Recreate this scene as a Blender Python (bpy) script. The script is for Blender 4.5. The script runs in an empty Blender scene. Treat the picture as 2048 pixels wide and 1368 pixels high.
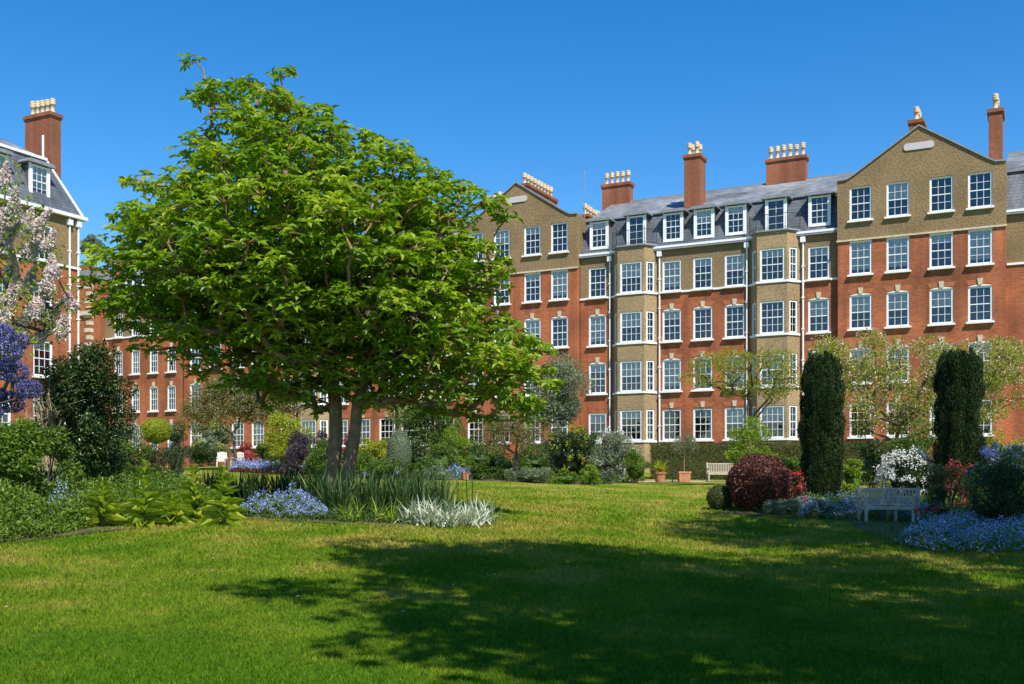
import bpy, bmesh, math, random
import numpy as np
from mathutils import Vector, Matrix
rng = np.random.default_rng(7)
random.seed(7)
# ---------------------------------------------------------------- camera / world / sun
F = 2100.0; HZ = 955.0; EYE = 1.6
scene = bpy.context.scene
cam_d = bpy.data.cameras.new('camera'); cam = bpy.data.objects.new('camera', cam_d)
scene.collection.objects.link(cam); scene.camera = cam
cam.location = (0, 0, EYE); cam.rotation_euler = (math.radians(90), 0, 0)
cam_d.sensor_width = 36; cam_d.lens = 36 * F / 2048
cam_d.shift_y = (HZ - 684) / 2048
cam_d.clip_end = 3000
SUN_AZ = math.atan2(.40, -.917); SUN_EL = math.radians(52)
world = bpy.data.worlds.new('World'); scene.world = world; world.use_nodes = True
wn = world.node_tree.nodes; wl = world.node_tree.links
sky = wn.new('ShaderNodeTexSky'); sky.sky_type = 'NISHITA'; sky.sun_disc = False
sky.sun_elevation = SUN_EL; sky.sun_rotation = SUN_AZ
sky.air_density = 1.0; sky.dust_density = 0.0; sky.ozone_density = 3.0; sky.altitude = 0
hs = wn.new('ShaderNodeHueSaturation'); hs.inputs['Saturation'].default_value = 1.4; hs.inputs['Hue'].default_value = .503
wl.new(sky.outputs[0], hs.inputs['Color']); wl.new(hs.outputs[0], wn['Background'].inputs[0]); wn['Background'].inputs[1].default_value = 0.125
sd = bpy.data.lights.new('sun', 'SUN'); so = bpy.data.objects.new('sun', sd); scene.collection.objects.link(so)
sd.energy = 5.0; sd.angle = math.radians(.53); sd.color = (1, .95, .87)
sdir = Vector((math.sin(SUN_AZ) * math.cos(SUN_EL), math.cos(SUN_AZ) * math.cos(SUN_EL), math.sin(SUN_EL)))
so.rotation_euler = sdir.to_track_quat('Z', 'Y').to_euler(); so.location = (8, -10, 40)
vs = scene.view_settings; vs.view_transform = 'Standard'; vs.look = 'None'; vs.exposure = 0.52; vs.gamma = 1; vs.use_curve_mapping = False
scene.render.engine = 'CYCLES'
scene.cycles.max_bounces = 6; scene.cycles.transparent_max_bounces = 8
# ---------------------------------------------------------------- terrain
LY = [-50, 0, 8, 14, 20, 25, 32, 45, 60, 72, 90, 3000]; LZ = [0, 0, 0, .3, .62, .83, 1.0, 1.45, 1.95, 2.4, 2.5, 2.5]
RY = [-50, 0, 8, 14, 20, 28, 36, 45, 52, 58, 66, 75, 90, 3000]; RZ = [0, 0, 0, .08, .15, .28, .70, 1.15, 1.36, 1.42, 1.85, 2.3, 2.5, 2.5]
def _sm(y, Y, Z):
    d = 2.0
    return (np.interp(y - d, Y, Z) + np.interp(y, Y, Z) * 2 + np.interp(y + d, Y, Z)) / 4
def H(x, y):
    x = np.asarray(x, float); y = np.asarray(y, float)
    k = np.clip((x + 3.0) / 8.5, 0, 1); k = k * k * (3 - 2 * k)
    return _sm(y, LY, LZ) * (1 - k) + _sm(y, RY, RZ) * k
def hz(x, y): return float(H(x, y))
def W(px, Y): return (px - 1024) / F * Y
def Zp(py, Y): return EYE + (HZ - py) / F * Y
def gnd(px, py):
    r = (px - 1024) / F; s = (HZ - py) / F
    Y = 5.0
    while Y < 110:
        if EYE + s * Y <= hz(r * Y, Y): break
        Y += .05
    return (r * Y, Y)
# ---------------------------------------------------------------- helpers
C = scene.collection
def link(o, parent=None):
    C.objects.link(o)
    if parent is not None: o.parent = parent
    return o
def tag(o, label=None, cat=None, group=None, kind=None):
    if label: o['label'] = label
    if cat: o['category'] = cat
    if group: o['group'] = group
    if kind: o['kind'] = kind
    return o
def thing(name, label, cat, loc=(0, 0, 0), rz=0, group=None):
    o = bpy.data.objects.new(name, None); link(o); o.location = loc; o.rotation_euler = (0, 0, rz)
    o.empty_display_size = .2
    return tag(o, label, cat, group)
class MB:
    """collects faces, builds ONE mesh"""
    def __init__(s): s.v = []; s.f = []; s.n = 0; s.r = []; s.m = []
    def add(s, v, f, rnd=None, mat=0):
        v = np.asarray(v, float).reshape(-1, 3); s.v.append(v)
        for k in (f if isinstance(f, list) else [f]):
            k = np.asarray(k, int)
            s.f.append(k + s.n)
            s.r.append(np.full(len(k), .5) if rnd is None else np.broadcast_to(rnd, (len(k),)).astype(float))
            s.m.append(np.full(len(k), mat, int))
        s.n += len(v); return s
    def quad(s, a, b, c, d, mat=0): return s.add([a, b, c, d], np.array([[0, 1, 2, 3]]), mat=mat)
    def poly(s, pts, mat=0): return s.add(pts, np.array([list(range(len(pts)))]), mat=mat)
    def box(s, x0, x1, y0, y1, z0, z1, M=None, mat=0):
        v = np.array([[x, y, z] for z in (z0, z1) for y in (y0, y1) for x in (x0, x1)], float)
        if M is not None: v = v @ np.array(M.to_3x3()).T + np.array(M.translation)
        return s.add(v, np.array([[0, 2, 3, 1], [4, 5, 7, 6], [0, 1, 5, 4], [2, 6, 7, 3], [0, 4, 6, 2], [1, 3, 7, 5]]), mat=mat)
    def prism(s, pts, y0, y1, mat=0):
        """pts: (x,z) polygon extruded y0..y1"""
        n = len(pts); v = [(x, y0, z) for x, z in pts] + [(x, y1, z) for x, z in pts]
        s.add(v, [np.array([list(range(n))]), np.array([list(range(2 * n - 1, n - 1, -1))]),
                  np.array([[i, i + n, (i + 1) % n + n, (i + 1) % n] for i in range(n)])], mat=mat); return s
    def tube(s, pts, rad, k=6, cap=True, mat=0, rnd=None):
        pts = np.asarray(pts, float); n = len(pts); rad = np.broadcast_to(rad, (n,))
        t = np.gradient(pts, axis=0); t /= np.linalg.norm(t, axis=1)[:, None] + 1e-9
        ref = np.array([0, 0, 1.]) if abs(t[:, 2]).mean() < .8 else np.array([1., 0, 0])
        a = np.cross(t, ref); a /= np.linalg.norm(a, axis=1)[:, None] + 1e-9; b = np.cross(t, a)
        th = np.arange(k) * 2 * math.pi / k
        ring = pts[:, None] + rad[:, None, None] * (np.cos(th)[None, :, None] * a[:, None] + np.sin(th)[None, :, None] * b[:, None])
        i = np.arange(n - 1)[:, None] * k; j = np.arange(k)[None]; j2 = (j + 1) % k
        q = np.stack([i + j, i + j2, i + k + j2, i + k + j], -1).reshape(-1, 4)
        f = [q]
        if cap: f += [np.arange(k)[None, ::-1], (np.arange(k) + (n - 1) * k)[None]]
        return s.add(ring.reshape(-1, 3), f, rnd=rnd, mat=mat)
    def lathe(s, prof, c=(0, 0, 0), k=12, mat=0):
        prof = np.asarray(prof, float); n = len(prof); th = np.arange(k) * 2 * math.pi / k
        v = np.stack([prof[:, None, 0] * np.cos(th), prof[:, None, 0] * np.sin(th), np.repeat(prof[:, 1:2], k, 1)], -1).reshape(-1, 3) + np.array(c)
        i = np.arange(n - 1)[:, None] * k; j = np.arange(k)[None]; j2 = (j + 1) % k
        q = np.stack([i + j, i + j2, i + k + j2, i + k + j], -1).reshape(-1, 4)
        return s.add(v, [q, np.arange(k)[None, ::-1], (np.arange(k) + (n - 1) * k)[None]], mat=mat)
    def leaves(s, P, D, N, L, Wd, fold=.22, droop=.12, rnd=None, mat=0):
        n = len(P); L = np.broadcast_to(L, (n,))[:, None]; Wd = np.broadcast_to(Wd, (n,))[:, None]
        D = D / (np.linalg.norm(D, axis=1)[:, None] + 1e-9)
        S = np.cross(D, N); S /= np.linalg.norm(S, axis=1)[:, None] + 1e-9
        N = np.cross(S, D)
        tip = P + D * L - N * droop * L
        l = P + D * L * .5 + S * Wd * .5 + N * fold * Wd; r = P + D * L * .5 - S * Wd * .5 + N * fold * Wd
        v = np.stack([P, l, tip, r], 1).reshape(-1, 3)
        b = np.arange(n)[:, None] * 4
        f = np.concatenate([b + np.array([[0, 2, 1]]), b + np.array([[0, 3, 2]])], 1).reshape(-1, 3)
        if rnd is None: rnd = rng.random(n)
        return s.add(v, f, rnd=np.repeat(rnd, 2), mat=mat)
    def mesh(s, name, mats, smooth=False):
        me = bpy.data.meshes.new(name)
        if s.n:
            v = np.concatenate(s.v); me.vertices.add(len(v)); me.vertices.foreach_set('co', v.ravel())
            lens = np.concatenate([np.full(len(f), f.shape[1]) for f in s.f]); tot = int(lens.sum())
            me.loops.add(tot); me.loops.foreach_set('vertex_index', np.concatenate([f.ravel() for f in s.f]).astype(np.int32))
            me.polygons.add(len(lens)); st = np.concatenate([[0], np.cumsum(lens)[:-1]])
            me.polygons.foreach_set('loop_start', st.astype(np.int32)); me.polygons.foreach_set('loop_total', lens.astype(np.int32))
            me.polygons.foreach_set('material_index', np.concatenate(s.m).astype(np.int32))
            me.polygons.foreach_set('use_smooth', np.full(len(lens), smooth))
            at = me.attributes.new('rnd', 'FLOAT', 'FACE'); at.data.foreach_set('value', np.concatenate(s.r).astype(np.float32))
            me.update(calc_edges=True); me.validate()
        for m in (mats if isinstance(mats, (list, tuple)) else [mats]): me.materials.append(m)
        return me
    def obj(s, name, mats, parent=None, smooth=False):
        return link(bpy.data.objects.new(name, s.mesh(name, mats, smooth)), parent)
def inst(name, me, parent, loc=(0, 0, 0), rz=0, scale=None):
    o = bpy.data.objects.new(name, me); link(o, parent); o.location = loc; o.rotation_euler = (0, 0, rz)
    if scale is not None: o.scale = scale
    return o
# ---------------------------------------------------------------- materials
def nm(name):
    m = bpy.data.materials.new(name); m.use_nodes = True; nt = m.node_tree
    return m, nt.nodes, nt.links, nt.nodes['Principled BSDF']
def ramp(N, stops):
    r = N.new('ShaderNodeValToRGB'); e = r.color_ramp.elements
    while len(e) < len(stops): e.new(.5)
    for i, (p, c) in enumerate(stops): e[i].position = p; e[i].color = (*c, 1)
    return r
def plain(name, col, rough=.6, var=.12, scale=6., metal=0, bump=0, bscale=60):
    m, N, Lk, B = nm(name)
    tc = N.new('ShaderNodeTexCoord'); no = N.new('ShaderNodeTexNoise'); no.inputs['Scale'].default_value = scale; no.inputs['Detail'].default_value = 5
    Lk.new(tc.outputs['Object'], no.inputs['Vector'])
    c = np.array(col); r = ramp(N, [(.3, tuple(c * (1 - var))), (.7, tuple(np.minimum(c * (1 + var), 1)))])
    Lk.new(no.outputs[0], r.inputs[0]); Lk.new(r.outputs[0], B.inputs['Base Color'])
    B.inputs['Roughness'].default_value = rough; B.inputs['Metallic'].default_value = metal
    if bump:
        n2 = N.new('ShaderNodeTexNoise'); n2.inputs['Scale'].default_value = bscale; n2.inputs['Detail'].default_value = 4; Lk.new(tc.outputs['Object'], n2.inputs['Vector'])
        bp = N.new('ShaderNodeBump'); bp.inputs['Strength'].default_value = bump; bp.inputs['Distance'].default_value = .03
        Lk.new(n2.outputs[0], bp.inputs['Height']); Lk.new(bp.outputs[0], B.inputs['Normal'])
    return m
def leafmat(name, c1, c2, c3=None, trans=.35, rough=.5, ttint=(1.25, 1.25, .5)):
    m, N, Lk, B = nm(name)
    at = N.new('ShaderNodeAttribute'); at.attribute_name = 'rnd'
    st = [(.0, c1), (.6, c2)] + ([(.97, c3)] if c3 else [])
    r = ramp(N, st); Lk.new(at.outputs['Fac'], r.inputs[0]); Lk.new(r.outputs[0], B.inputs['Base Color'])
    B.inputs['Roughness'].default_value = rough; B.inputs['Specular IOR Level'].default_value = .35
    if trans:
        t = N.new('ShaderNodeBsdfTranslucent'); mx = N.new('ShaderNodeMixShader'); mx.inputs[0].default_value = trans
        mu = N.new('ShaderNodeMix'); mu.data_type = 'RGBA'; mu.blend_type = 'MULTIPLY'; mu.inputs[0].default_value = 1
        Lk.new(r.outputs[0], mu.inputs[6]); mu.inputs[7].default_value = (*ttint, 1)
        Lk.new(mu.outputs[2], t.inputs[0]); Lk.new(B.outputs[0], mx.inputs[1]); Lk.new(t.outputs[0], mx.inputs[2])
        Lk.new(mx.outputs[0], N['Material Output'].inputs[0])
    return m
def brickmat(name, c1, c2, mortar, bw=.225, bh=.075, ms=.012, rough=.85, bump=.4, big=.25):
    m, N, Lk, B = nm(name)
    tc = N.new('ShaderNodeTexCoord'); sx = N.new('ShaderNodeSeparateXYZ'); Lk.new(tc.outputs['Object'], sx.inputs[0])
    ad = N.new('ShaderNodeMath'); Lk.new(sx.outputs[0], ad.inputs[0]); Lk.new(sx.outputs[1], ad.inputs[1])
    cb = N.new('ShaderNodeCombineXYZ'); Lk.new(ad.outputs[0], cb.inputs[0]); Lk.new(sx.outputs[2], cb.inputs[1])
    br = N.new('ShaderNodeTexBrick'); Lk.new(cb.outputs[0], br.inputs['Vector'])
    br.inputs['Scale'].default_value = 1; br.inputs['Brick Width'].default_value = bw; br.inputs['Row Height'].default_value = bh
    br.inputs['Mortar Size'].default_value = ms; br.inputs['Color1'].default_value = (*c1, 1); br.inputs['Color2'].default_value = (*c2, 1); br.inputs['Mortar'].default_value = (*mortar, 1)
    br.inputs['Bias'].default_value = -.1
    no = N.new('ShaderNodeTexNoise'); no.inputs['Scale'].default_value = .35; no.inputs['Detail'].default_value = 6; Lk.new(tc.outputs['Object'], no.inputs['Vector'])
    rp = ramp(N, [(.3, (1 - big, 1 - big, 1 - big)), (.7, (1 + big * .5, 1 + big * .5, 1 + big * .5))]); Lk.new(no.outputs[0], rp.inputs[0])
    mu = N.new('ShaderNodeMix'); mu.data_type = 'RGBA'; mu.blend_type = 'MULTIPLY'; mu.inputs[0].default_value = 1
    Lk.new(br.outputs[0], mu.inputs[6]); Lk.new(rp.outputs[0], mu.inputs[7])
    # streaks of weathering
    n3 = N.new('ShaderNodeTexNoise'); mp = N.new('ShaderNodeMapping'); mp.inputs['Scale'].default_value = (1.6, 1.6, .12); Lk.new(tc.outputs['Object'], mp.inputs[0]); Lk.new(mp.outputs[0], n3.inputs['Vector']); n3.inputs['Scale'].default_value = 1.; n3.inputs['Detail'].default_value = 5
    r3 = ramp(N, [(.33, (.6, .58, .58)), (.6, (1.06, 1.06, 1.06))]); Lk.new(n3.outputs[0], r3.inputs[0])
    m2 = N.new('ShaderNodeMix'); m2.data_type = 'RGBA'; m2.blend_type = 'MULTIPLY'; m2.inputs[0].default_value = .8
    Lk.new(mu.outputs[2], m2.inputs[6]); Lk.new(r3.outputs[0], m2.inputs[7])
    Lk.new(m2.outputs[2], B.inputs['Base Color']); B.inputs['Roughness'].default_value = rough
    bp = N.new('ShaderNodeBump'); bp.inputs['Strength'].default_value = bump; bp.inputs['Distance'].default_value = .02; bp.invert = True
    Lk.new(br.outputs['Fac'], bp.inputs['Height']); Lk.new(bp.outputs[0], B.inputs['Normal'])
    return m
def rendermat(name, c):
    m, N, Lk, B = nm(name); c = np.array(c)
    tc = N.new('ShaderNodeTexCoord')
    a = N.new('ShaderNodeTexNoise'); a.inputs['Scale'].default_value = 9; a.inputs['Detail'].default_value = 6; a.inputs['Roughness'].default_value = .75
    b = N.new('ShaderNodeTexNoise'); b.inputs['Scale'].default_value = .5; b.inputs['Detail'].default_value = 5
    Lk.new(tc.outputs['Object'], a.inputs['Vector']); Lk.new(tc.outputs['Object'], b.inputs['Vector'])
    ra = ramp(N, [(.32, tuple(c * .55)), (.55, tuple(c)), (.75, tuple(c * 1.35))]); Lk.new(a.outputs[0], ra.inputs[0])
    rb = ramp(N, [(.3, (.75, .75, .75)), (.7, (1.1, 1.1, 1.1))]); Lk.new(b.outputs[0], rb.inputs[0])
    mu = N.new('ShaderNodeMix'); mu.data_type = 'RGBA'; mu.blend_type = 'MULTIPLY'; mu.inputs[0].default_value = 1
    Lk.new(ra.outputs[0], mu.inputs[6]); Lk.new(rb.outputs[0], mu.inputs[7]); Lk.new(mu.outputs[2], B.inputs['Base Color'])
    B.inputs['Roughness'].default_value = .95
    bp = N.new('ShaderNodeBump'); bp.inputs['Strength'].default_value = .8; bp.inputs['Distance'].default_value = .06
    Lk.new(a.outputs[0], bp.inputs['Height']); Lk.new(bp.outputs[0], B.inputs['Normal'])
    return m
def lawnmat(name, blade):
    m, N, Lk, B = nm(name)
    ge = N.new('ShaderNodeNewGeometry')
    def noise(sc, det=5, rough=.6):
        n = N.new('ShaderNodeTexNoise'); n.inputs['Scale'].default_value = sc; n.inputs['Detail'].default_value = det; n.inputs['Roughness'].default_value = rough
        Lk.new(ge.outputs['Position'], n.inputs['Vector']); return n
    a = noise(.55, 7, .62); f = noise(14, 4)
    # straw patches mostly on the drier left and far lawn
    sx = N.new('ShaderNodeSeparateXYZ'); Lk.new(ge.outputs['Position'], sx.inputs[0])
    mr = N.new('ShaderNodeMapRange'); mr.inputs[1].default_value = 7; mr.inputs[2].default_value = 17; mr.inputs[3].default_value = -.10; mr.inputs[4].default_value = .085; Lk.new(sx.outputs[1], mr.inputs[0])
    ad = N.new('ShaderNodeMath'); Lk.new(a.outputs[0], ad.inputs[0]); Lk.new(mr.outputs[0], ad.inputs[1])
    r1 = ramp(N, [(.40, (.085, .18, .010)), (.54, (.15, .23, .016)), (.70, (.33, .29, .06))]); Lk.new(ad.outputs[0], r1.inputs[0])
    r2 = ramp(N, [(.3, (.62, .66, .6)), (.7, (1.25, 1.2, 1.2))]); Lk.new(f.outputs[0], r2.inputs[0])
    mu = N.new('ShaderNodeMix'); mu.data_type = 'RGBA'; mu.blend_type = 'MULTIPLY'; mu.inputs[0].default_value = 1
    Lk.new(r1.outputs[0], mu.inputs[6]); Lk.new(r2.outputs[0], mu.inputs[7])
    out = mu.outputs[2]
    if blade:
        at = N.new('ShaderNodeAttribute'); at.attribute_name = 'rnd'
        r3 = ramp(N, [(0, (.7, .75, .6)), (.8, (1.15, 1.15, 1.0)), (1, (1.9, 1.5, 1.5))]); Lk.new(at.outputs['Fac'], r3.inputs[0])
        m2 = N.new('ShaderNodeMix'); m2.data_type = 'RGBA'; m2.blend_type = 'MULTIPLY'; m2.inputs[0].default_value = 1
        Lk.new(out, m2.inputs[6]); Lk.new(r3.outputs[0], m2.inputs[7]); out = m2.outputs[2]
        t = N.new('ShaderNodeBsdfTranslucent'); mx = N.new('ShaderNodeMixShader'); mx.inputs[0].default_value = .3
        Lk.new(out, t.inputs[0]); Lk.new(B.outputs[0], mx.inputs[1]); Lk.new(t.outputs[0], mx.inputs[2]); Lk.new(mx.outputs[0], N['Material Output'].inputs[0])
    else:
        g = noise(45, 4, .7); bp = N.new('ShaderNodeBump'); bp.inputs['Strength'].default_value = .9; bp.inputs['Distance'].default_value = .05
        Lk.new(g.outputs[0], bp.inputs['Height']); Lk.new(bp.outputs[0], B.inputs['Normal'])
    Lk.new(out, B.inputs['Base Color']); B.inputs['Roughness'].default_value = .8; B.inputs['Specular IOR Level'].default_value = .04
    return m
def glassmat():
    m, N, Lk, B = nm('window_glass')
    tr = N.new('ShaderNodeBsdfTransparent'); tr.inputs[0].default_value = (.9, .92, .93, 1)
    gl = N.new('ShaderNodeBsdfGlossy'); gl.inputs['Roughness'].default_value = .01; gl.inputs[0].default_value = (.95, .97, 1, 1)
    fr = N.new('ShaderNodeFresnel'); fr.inputs[0].default_value = 1.9
    tc = N.new('ShaderNodeTexCoord'); no = N.new('ShaderNodeTexNoise'); no.inputs['Scale'].default_value = 1.6; Lk.new(tc.outputs['Object'], no.inputs['Vector'])
    bp = N.new('ShaderNodeBump'); bp.inputs['Strength'].default_value = .06; bp.inputs['Distance'].default_value = .1; Lk.new(no.outputs[0], bp.inputs['Height']); Lk.new(bp.outputs[0], gl.inputs['Normal'])
    mx = N.new('ShaderNodeMixShader'); Lk.new(fr.outputs[0], mx.inputs[0]); Lk.new(tr.outputs[0], mx.inputs[1]); Lk.new(gl.outputs[0], mx.inputs[2])
    Lk.new(mx.outputs[0], N['Material Output'].inputs[0]); return m
M = {}
M['brick'] = brickmat('red_brick', (.48, .112, .027), (.30, .058, .016), (.33, .17, .085), big=.42)
M['brick_dark'] = brickmat('chimney_brick', (.36, .095, .033), (.25, .056, .02), (.26, .14, .08))
M['render'] = rendermat('pebbledash', (.285, .19, .09)); M['sunlit_bay_render'] = rendermat('sunlit_bay_pebbledash', (.38, .265, .135))  # lighter copy of the pebbledash: stronger sun on the bays is in the colour
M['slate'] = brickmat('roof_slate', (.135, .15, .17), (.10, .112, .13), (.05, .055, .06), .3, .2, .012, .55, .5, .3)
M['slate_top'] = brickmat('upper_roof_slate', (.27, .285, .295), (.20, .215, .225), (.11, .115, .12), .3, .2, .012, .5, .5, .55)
M['white'] = plain('white_paint', (.8, .8, .78), .45, .04)
M['stone'] = plain('pale_stone', (.55, .47, .33), .85, .15, 4)
M['lead'] = plain('lead_flashing', (.22, .235, .25), .5, .15, 3)
M['pot'] = plain('buff_clay', (.52, .41, .27), .8, .25, 3)
M['iron'] = plain('dark_iron', (.025, .027, .03), .5)
M['room'] = plain('room_gloom', (.045, .045, .05), .9, .3, .8)  # dark backing behind glass; the gloom of unlit rooms is in its colour
M['blind'] = plain('pale_blind', (.82, .8, .75), .9, .05)
M['glass'] = glassmat()
M['lawn'] = lawnmat('lawn_turf', False); M['blade'] = lawnmat('grass_blades', True)
M['soil'] = plain('bed_soil', (.10, .068, .045), .95, .4, 5, bump=.8, bscale=25)
M['gravel'] = plain('pink_gravel', (.42, .30, .21), .95, .25, 30, bump=.5, bscale=90)
M['teak'] = plain('weathered_teak', (.42, .36, .28), .8, .25, 9, bump=.2)
M['whitewood'] = plain('white_chair_paint', (.75, .7, .62), .6, .06)
M['terracotta'] = plain('terracotta', (.48, .20, .11), .8, .18, 7)
M['bark'] = plain('magnolia_bark', (.21, .135, .07), .9, .4, 5, bump=.9, bscale=14)
M['bark_dark'] = plain('dark_bark', (.10, .075, .055), .9, .3, 6, bump=.6, bscale=25)
M['twig'] = plain('pale_twig', (.34, .27, .18), .85, .2, 6)
M['core'] = plain('inner_foliage', (.02, .035, .01), .9, .3, 4)
LM = lambda n, *a, **k: M.__setitem__(n, leafmat(n + '_leaf', *a, **k))
LM('magnolia', (.10, .20, .010), (.22, .35, .018), (.48, .52, .055), trans=.46)
LM('dark', (.014, .035, .008), (.035, .07, .014), (.09, .13, .03), trans=.15, rough=.35)
LM('yew', (.014, .032, .010), (.032, .06, .014), (.075, .105, .022), trans=.1)
LM('mid', (.045, .10, .012), (.09, .17, .02), (.2, .27, .04))
LM('bright', (.10, .19, .012), (.19, .30, .02), (.36, .42, .05), trans=.4)
LM('yellow', (.17, .22, .012), (.32, .36, .02), (.5, .5, .05), trans=.35)
LM('grey', (.10, .14, .07), (.17, .22, .12), (.30, .34, .22), trans=.25)
LM('olive', (.10, .10, .03), (.18, .165, .05), (.28, .26, .09), trans=.3)
LM('purple', (.055, .017, .013), (.13, .042, .028), (.26, .12, .06), trans=.25, ttint=(1.4, .6, .5))
LM('smoke', (.035, .022, .035), (.075, .05, .07), (.13, .09, .11), trans=.2, ttint=(1.2, .8, 1))
LM('redacer', (.25, .03, .03), (.4, .07, .06), (.5, .15, .1), trans=.35, ttint=(1.2, .7, .6))
LM('cherryleaf', (.15, .20, .02), (.30, .35, .035), (.44, .42, .09), trans=.45)
LM('hedge', (.035, .045, .010), (.075, .085, .016), (.14, .13, .03), trans=.15)
LM('iris', (.02, .055, .014), (.045, .10, .024), (.12, .19, .05), trans=.3)
LM('variegated', (.20, .27, .14), (.48, .52, .36), (.7, .7, .55), trans=.3, ttint=(1, 1, .8))
LM('fern', (.06, .13, .015), (.12, .21, .02), (.24, .32, .04), trans=.4)
LM('foxglove', (.19, .29, .025), (.32, .42, .04), (.5, .54, .09), trans=.45)
LM('maple', (.15, .20, .015), (.29, .34, .025), (.46, .38, .06), trans=.45)
NT = dict(trans=.25, ttint=(1, 1, 1))
LM('blue', (.17, .25, .55), (.30, .40, .74), (.55, .62, .85), **NT)
LM('ceanothus', (.08, .075, .30), (.14, .13, .44), (.24, .24, .58), **NT)
LM('lilac', (.64, .50, .49), (.78, .67, .64), (.85, .8, .78), **NT)
LM('wisteria', (.32, .28, .58), (.5, .45, .74), (.65, .6, .8), **NT)
LM('whitefl', (.62, .62, .55), (.75, .75, .68), (.82, .82, .78), **NT)
LM('pinkfl', (.55, .28, .30), (.72, .45, .46), (.8, .62, .6), **NT)
LM('magfl', (.55, .22, .30), (.75, .5, .52), (.82, .74, .7), **NT)
LM('redfl', (.5, .01, .03), (.62, .03, .06), (.7, .1, .12), **NT)
LM('heuchera', (.06, .012, .018), (.14, .03, .035), (.25, .08, .07), trans=.2, ttint=(1.3, .6, .6))
# ---------------------------------------------------------------- ground, lawn, beds
def axis(a, b, near, far, step):
    v = list(np.arange(near, far + .01, step)); s = step; x = near
    while x > a: s *= 1.35; x -= s; v.insert(0, max(x, a))
    s = step; x = far
    while x < b: s *= 1.35; x += s; v.append(min(x, b))
    return np.array(v)
gx = axis(-900, 900, -45, 45, 1.2); gy = axis(-300, 1800, -4, 95, 1.0)
X, Y = np.meshgrid(gx, gy); nx, ny = len(gx), len(gy)
i, j = np.meshgrid(np.arange(nx - 1), np.arange(ny - 1)); b = (j * nx + i).ravel()
mb = MB(); mb.add(np.stack([X, Y, H(X, Y)], -1).reshape(-1, 3), np.stack([b, b + 1, b + nx + 1, b + nx], -1))
tag(mb.obj('lawn', M['lawn'], smooth=True), kind='structure')
def sheet(name, pts, mat, lift=.03, rings=10, dome=0.):
    """ground patch following the terrain; pts = world outline, star-shaped"""
    p = np.array(pts, float); q = []
    for k in range(len(p)):
        for u in np.linspace(0, 1, 6, endpoint=False): q.append(p[k] * (1 - u) + p[(k + 1) % len(p)] * u)
    q = np.array(q); q += rng.normal(0, .03, q.shape); n = len(q); c = p.mean(0); mb = MB(); V = [[*c, hz(*c) + lift + dome]]
    for r in range(1, rings + 1):
        u = r / rings; s = c + (q - c) * u; z = H(s[:, 0], s[:, 1]) + (lift + dome * (1 - u * u) if r < rings else -.02)
        V += list(np.column_stack([s, z]))
    f3 = np.array([[0, 1 + k, 1 + (k + 1) % n] for k in range(n)])
    f4 = np.array([[1 + (r - 1) * n + k, 1 + r * n + k, 1 + r * n + (k + 1) % n, 1 + (r - 1) * n + (k + 1) % n] for r in range(1, rings) for k in range(n)])
    mb.add(V, [f3, f4]); return tag(mb.obj(name, mat, smooth=True), kind='structure')
G = lambda *pp: [gnd(*p) for p in pp]
front_bed = G((1012, 1043), (960, 1051), (850, 1056), (700, 1050), (600, 1040), (480, 1039), (330, 1043), (200, 1056), (100, 1076), (0, 1090)) + [(-11.5, 18), (-13, 24), (-11, 29), (-4.5, 28.5), (-1.5, 26)]
sheet('flower_bed_soil', front_bed, M['soil'], .02)
right_bed = G((1408, 1012), (1450, 1030), (1530, 1034), (1600, 1037), (1690, 1043)) + G((1795, 1092), (1850, 1108), (1950, 1114), (2080, 1108)) + [(17, 26), (21, 36), (16, 42), (10, 41)]
sheet('border_soil', right_bed, M['soil'], .02)
far_bed = [(W(x, y), y) for x, y in ((640, 50), (760, 46.5), (900, 45.5), (1050, 46), (1200, 48), (1290, 53), (1290, 60), (1100, 64), (850, 66), (640, 62))]
sheet('far_border_soil', far_bed, M['soil'], .04)
sheet('gravel_path', [(W(x, y), y) for x, y in ((1225, 54), (1290, 53.5), (1450, 54.5), (1600, 54), (1610, 55.5), (1450, 56.2), (1300, 57), (1225, 56))], M['gravel'], .02)
# grass blades: density falls with distance
n = 430000
yy = 6.6 * (50 / 6.6) ** rng.random(n); yy = yy[rng.random(n) < np.clip((50 - yy) / 26, 0, 1)]; n = len(yy); xx = (rng.random(n) * 1.06 - .53) * yy
bl = MB(); P = np.column_stack([xx, yy, H(xx, yy) - .005]); a = rng.random(n) * 6.283; ln = .5 + .8 * rng.random(n)
sc = np.clip(yy / 12, .8, 2.6); hgt = .045 * ln * sc ** .6; wid = .0065 * sc
s = np.column_stack([np.cos(a), np.sin(a), 0 * a]); lean = np.column_stack([rng.normal(0, .5, n), rng.normal(0, .5, n), np.ones(n)])
V = np.stack([P - s * wid[:, None], P + s * wid[:, None], P + lean * hgt[:, None]], 1).reshape(-1, 3)
bl.add(V, np.arange(3 * n).reshape(-1, 3), rnd=rng.random(n))
tag(bl.obj('grass', M['blade']), 'short mown grass covering the lawn', 'grass', kind='stuff')
# fallen petals on the lawn
pe = MB(); n = 22; px = rng.uniform(-7, 0, n); py = rng.uniform(11, 21, n)
pe.leaves(np.column_stack([px, py, H(px, py) + .03]), rng.normal(size=(n, 3)) * [1, 1, .1], np.tile([0, 0, 1.], (n, 1)) + rng.normal(0, .3, (n, 3)), .055, .03)
tag(pe.obj('fallen_petals', M['lilac']), 'pale fallen petals scattered on the dry lawn', 'petals', kind='stuff')
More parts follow.
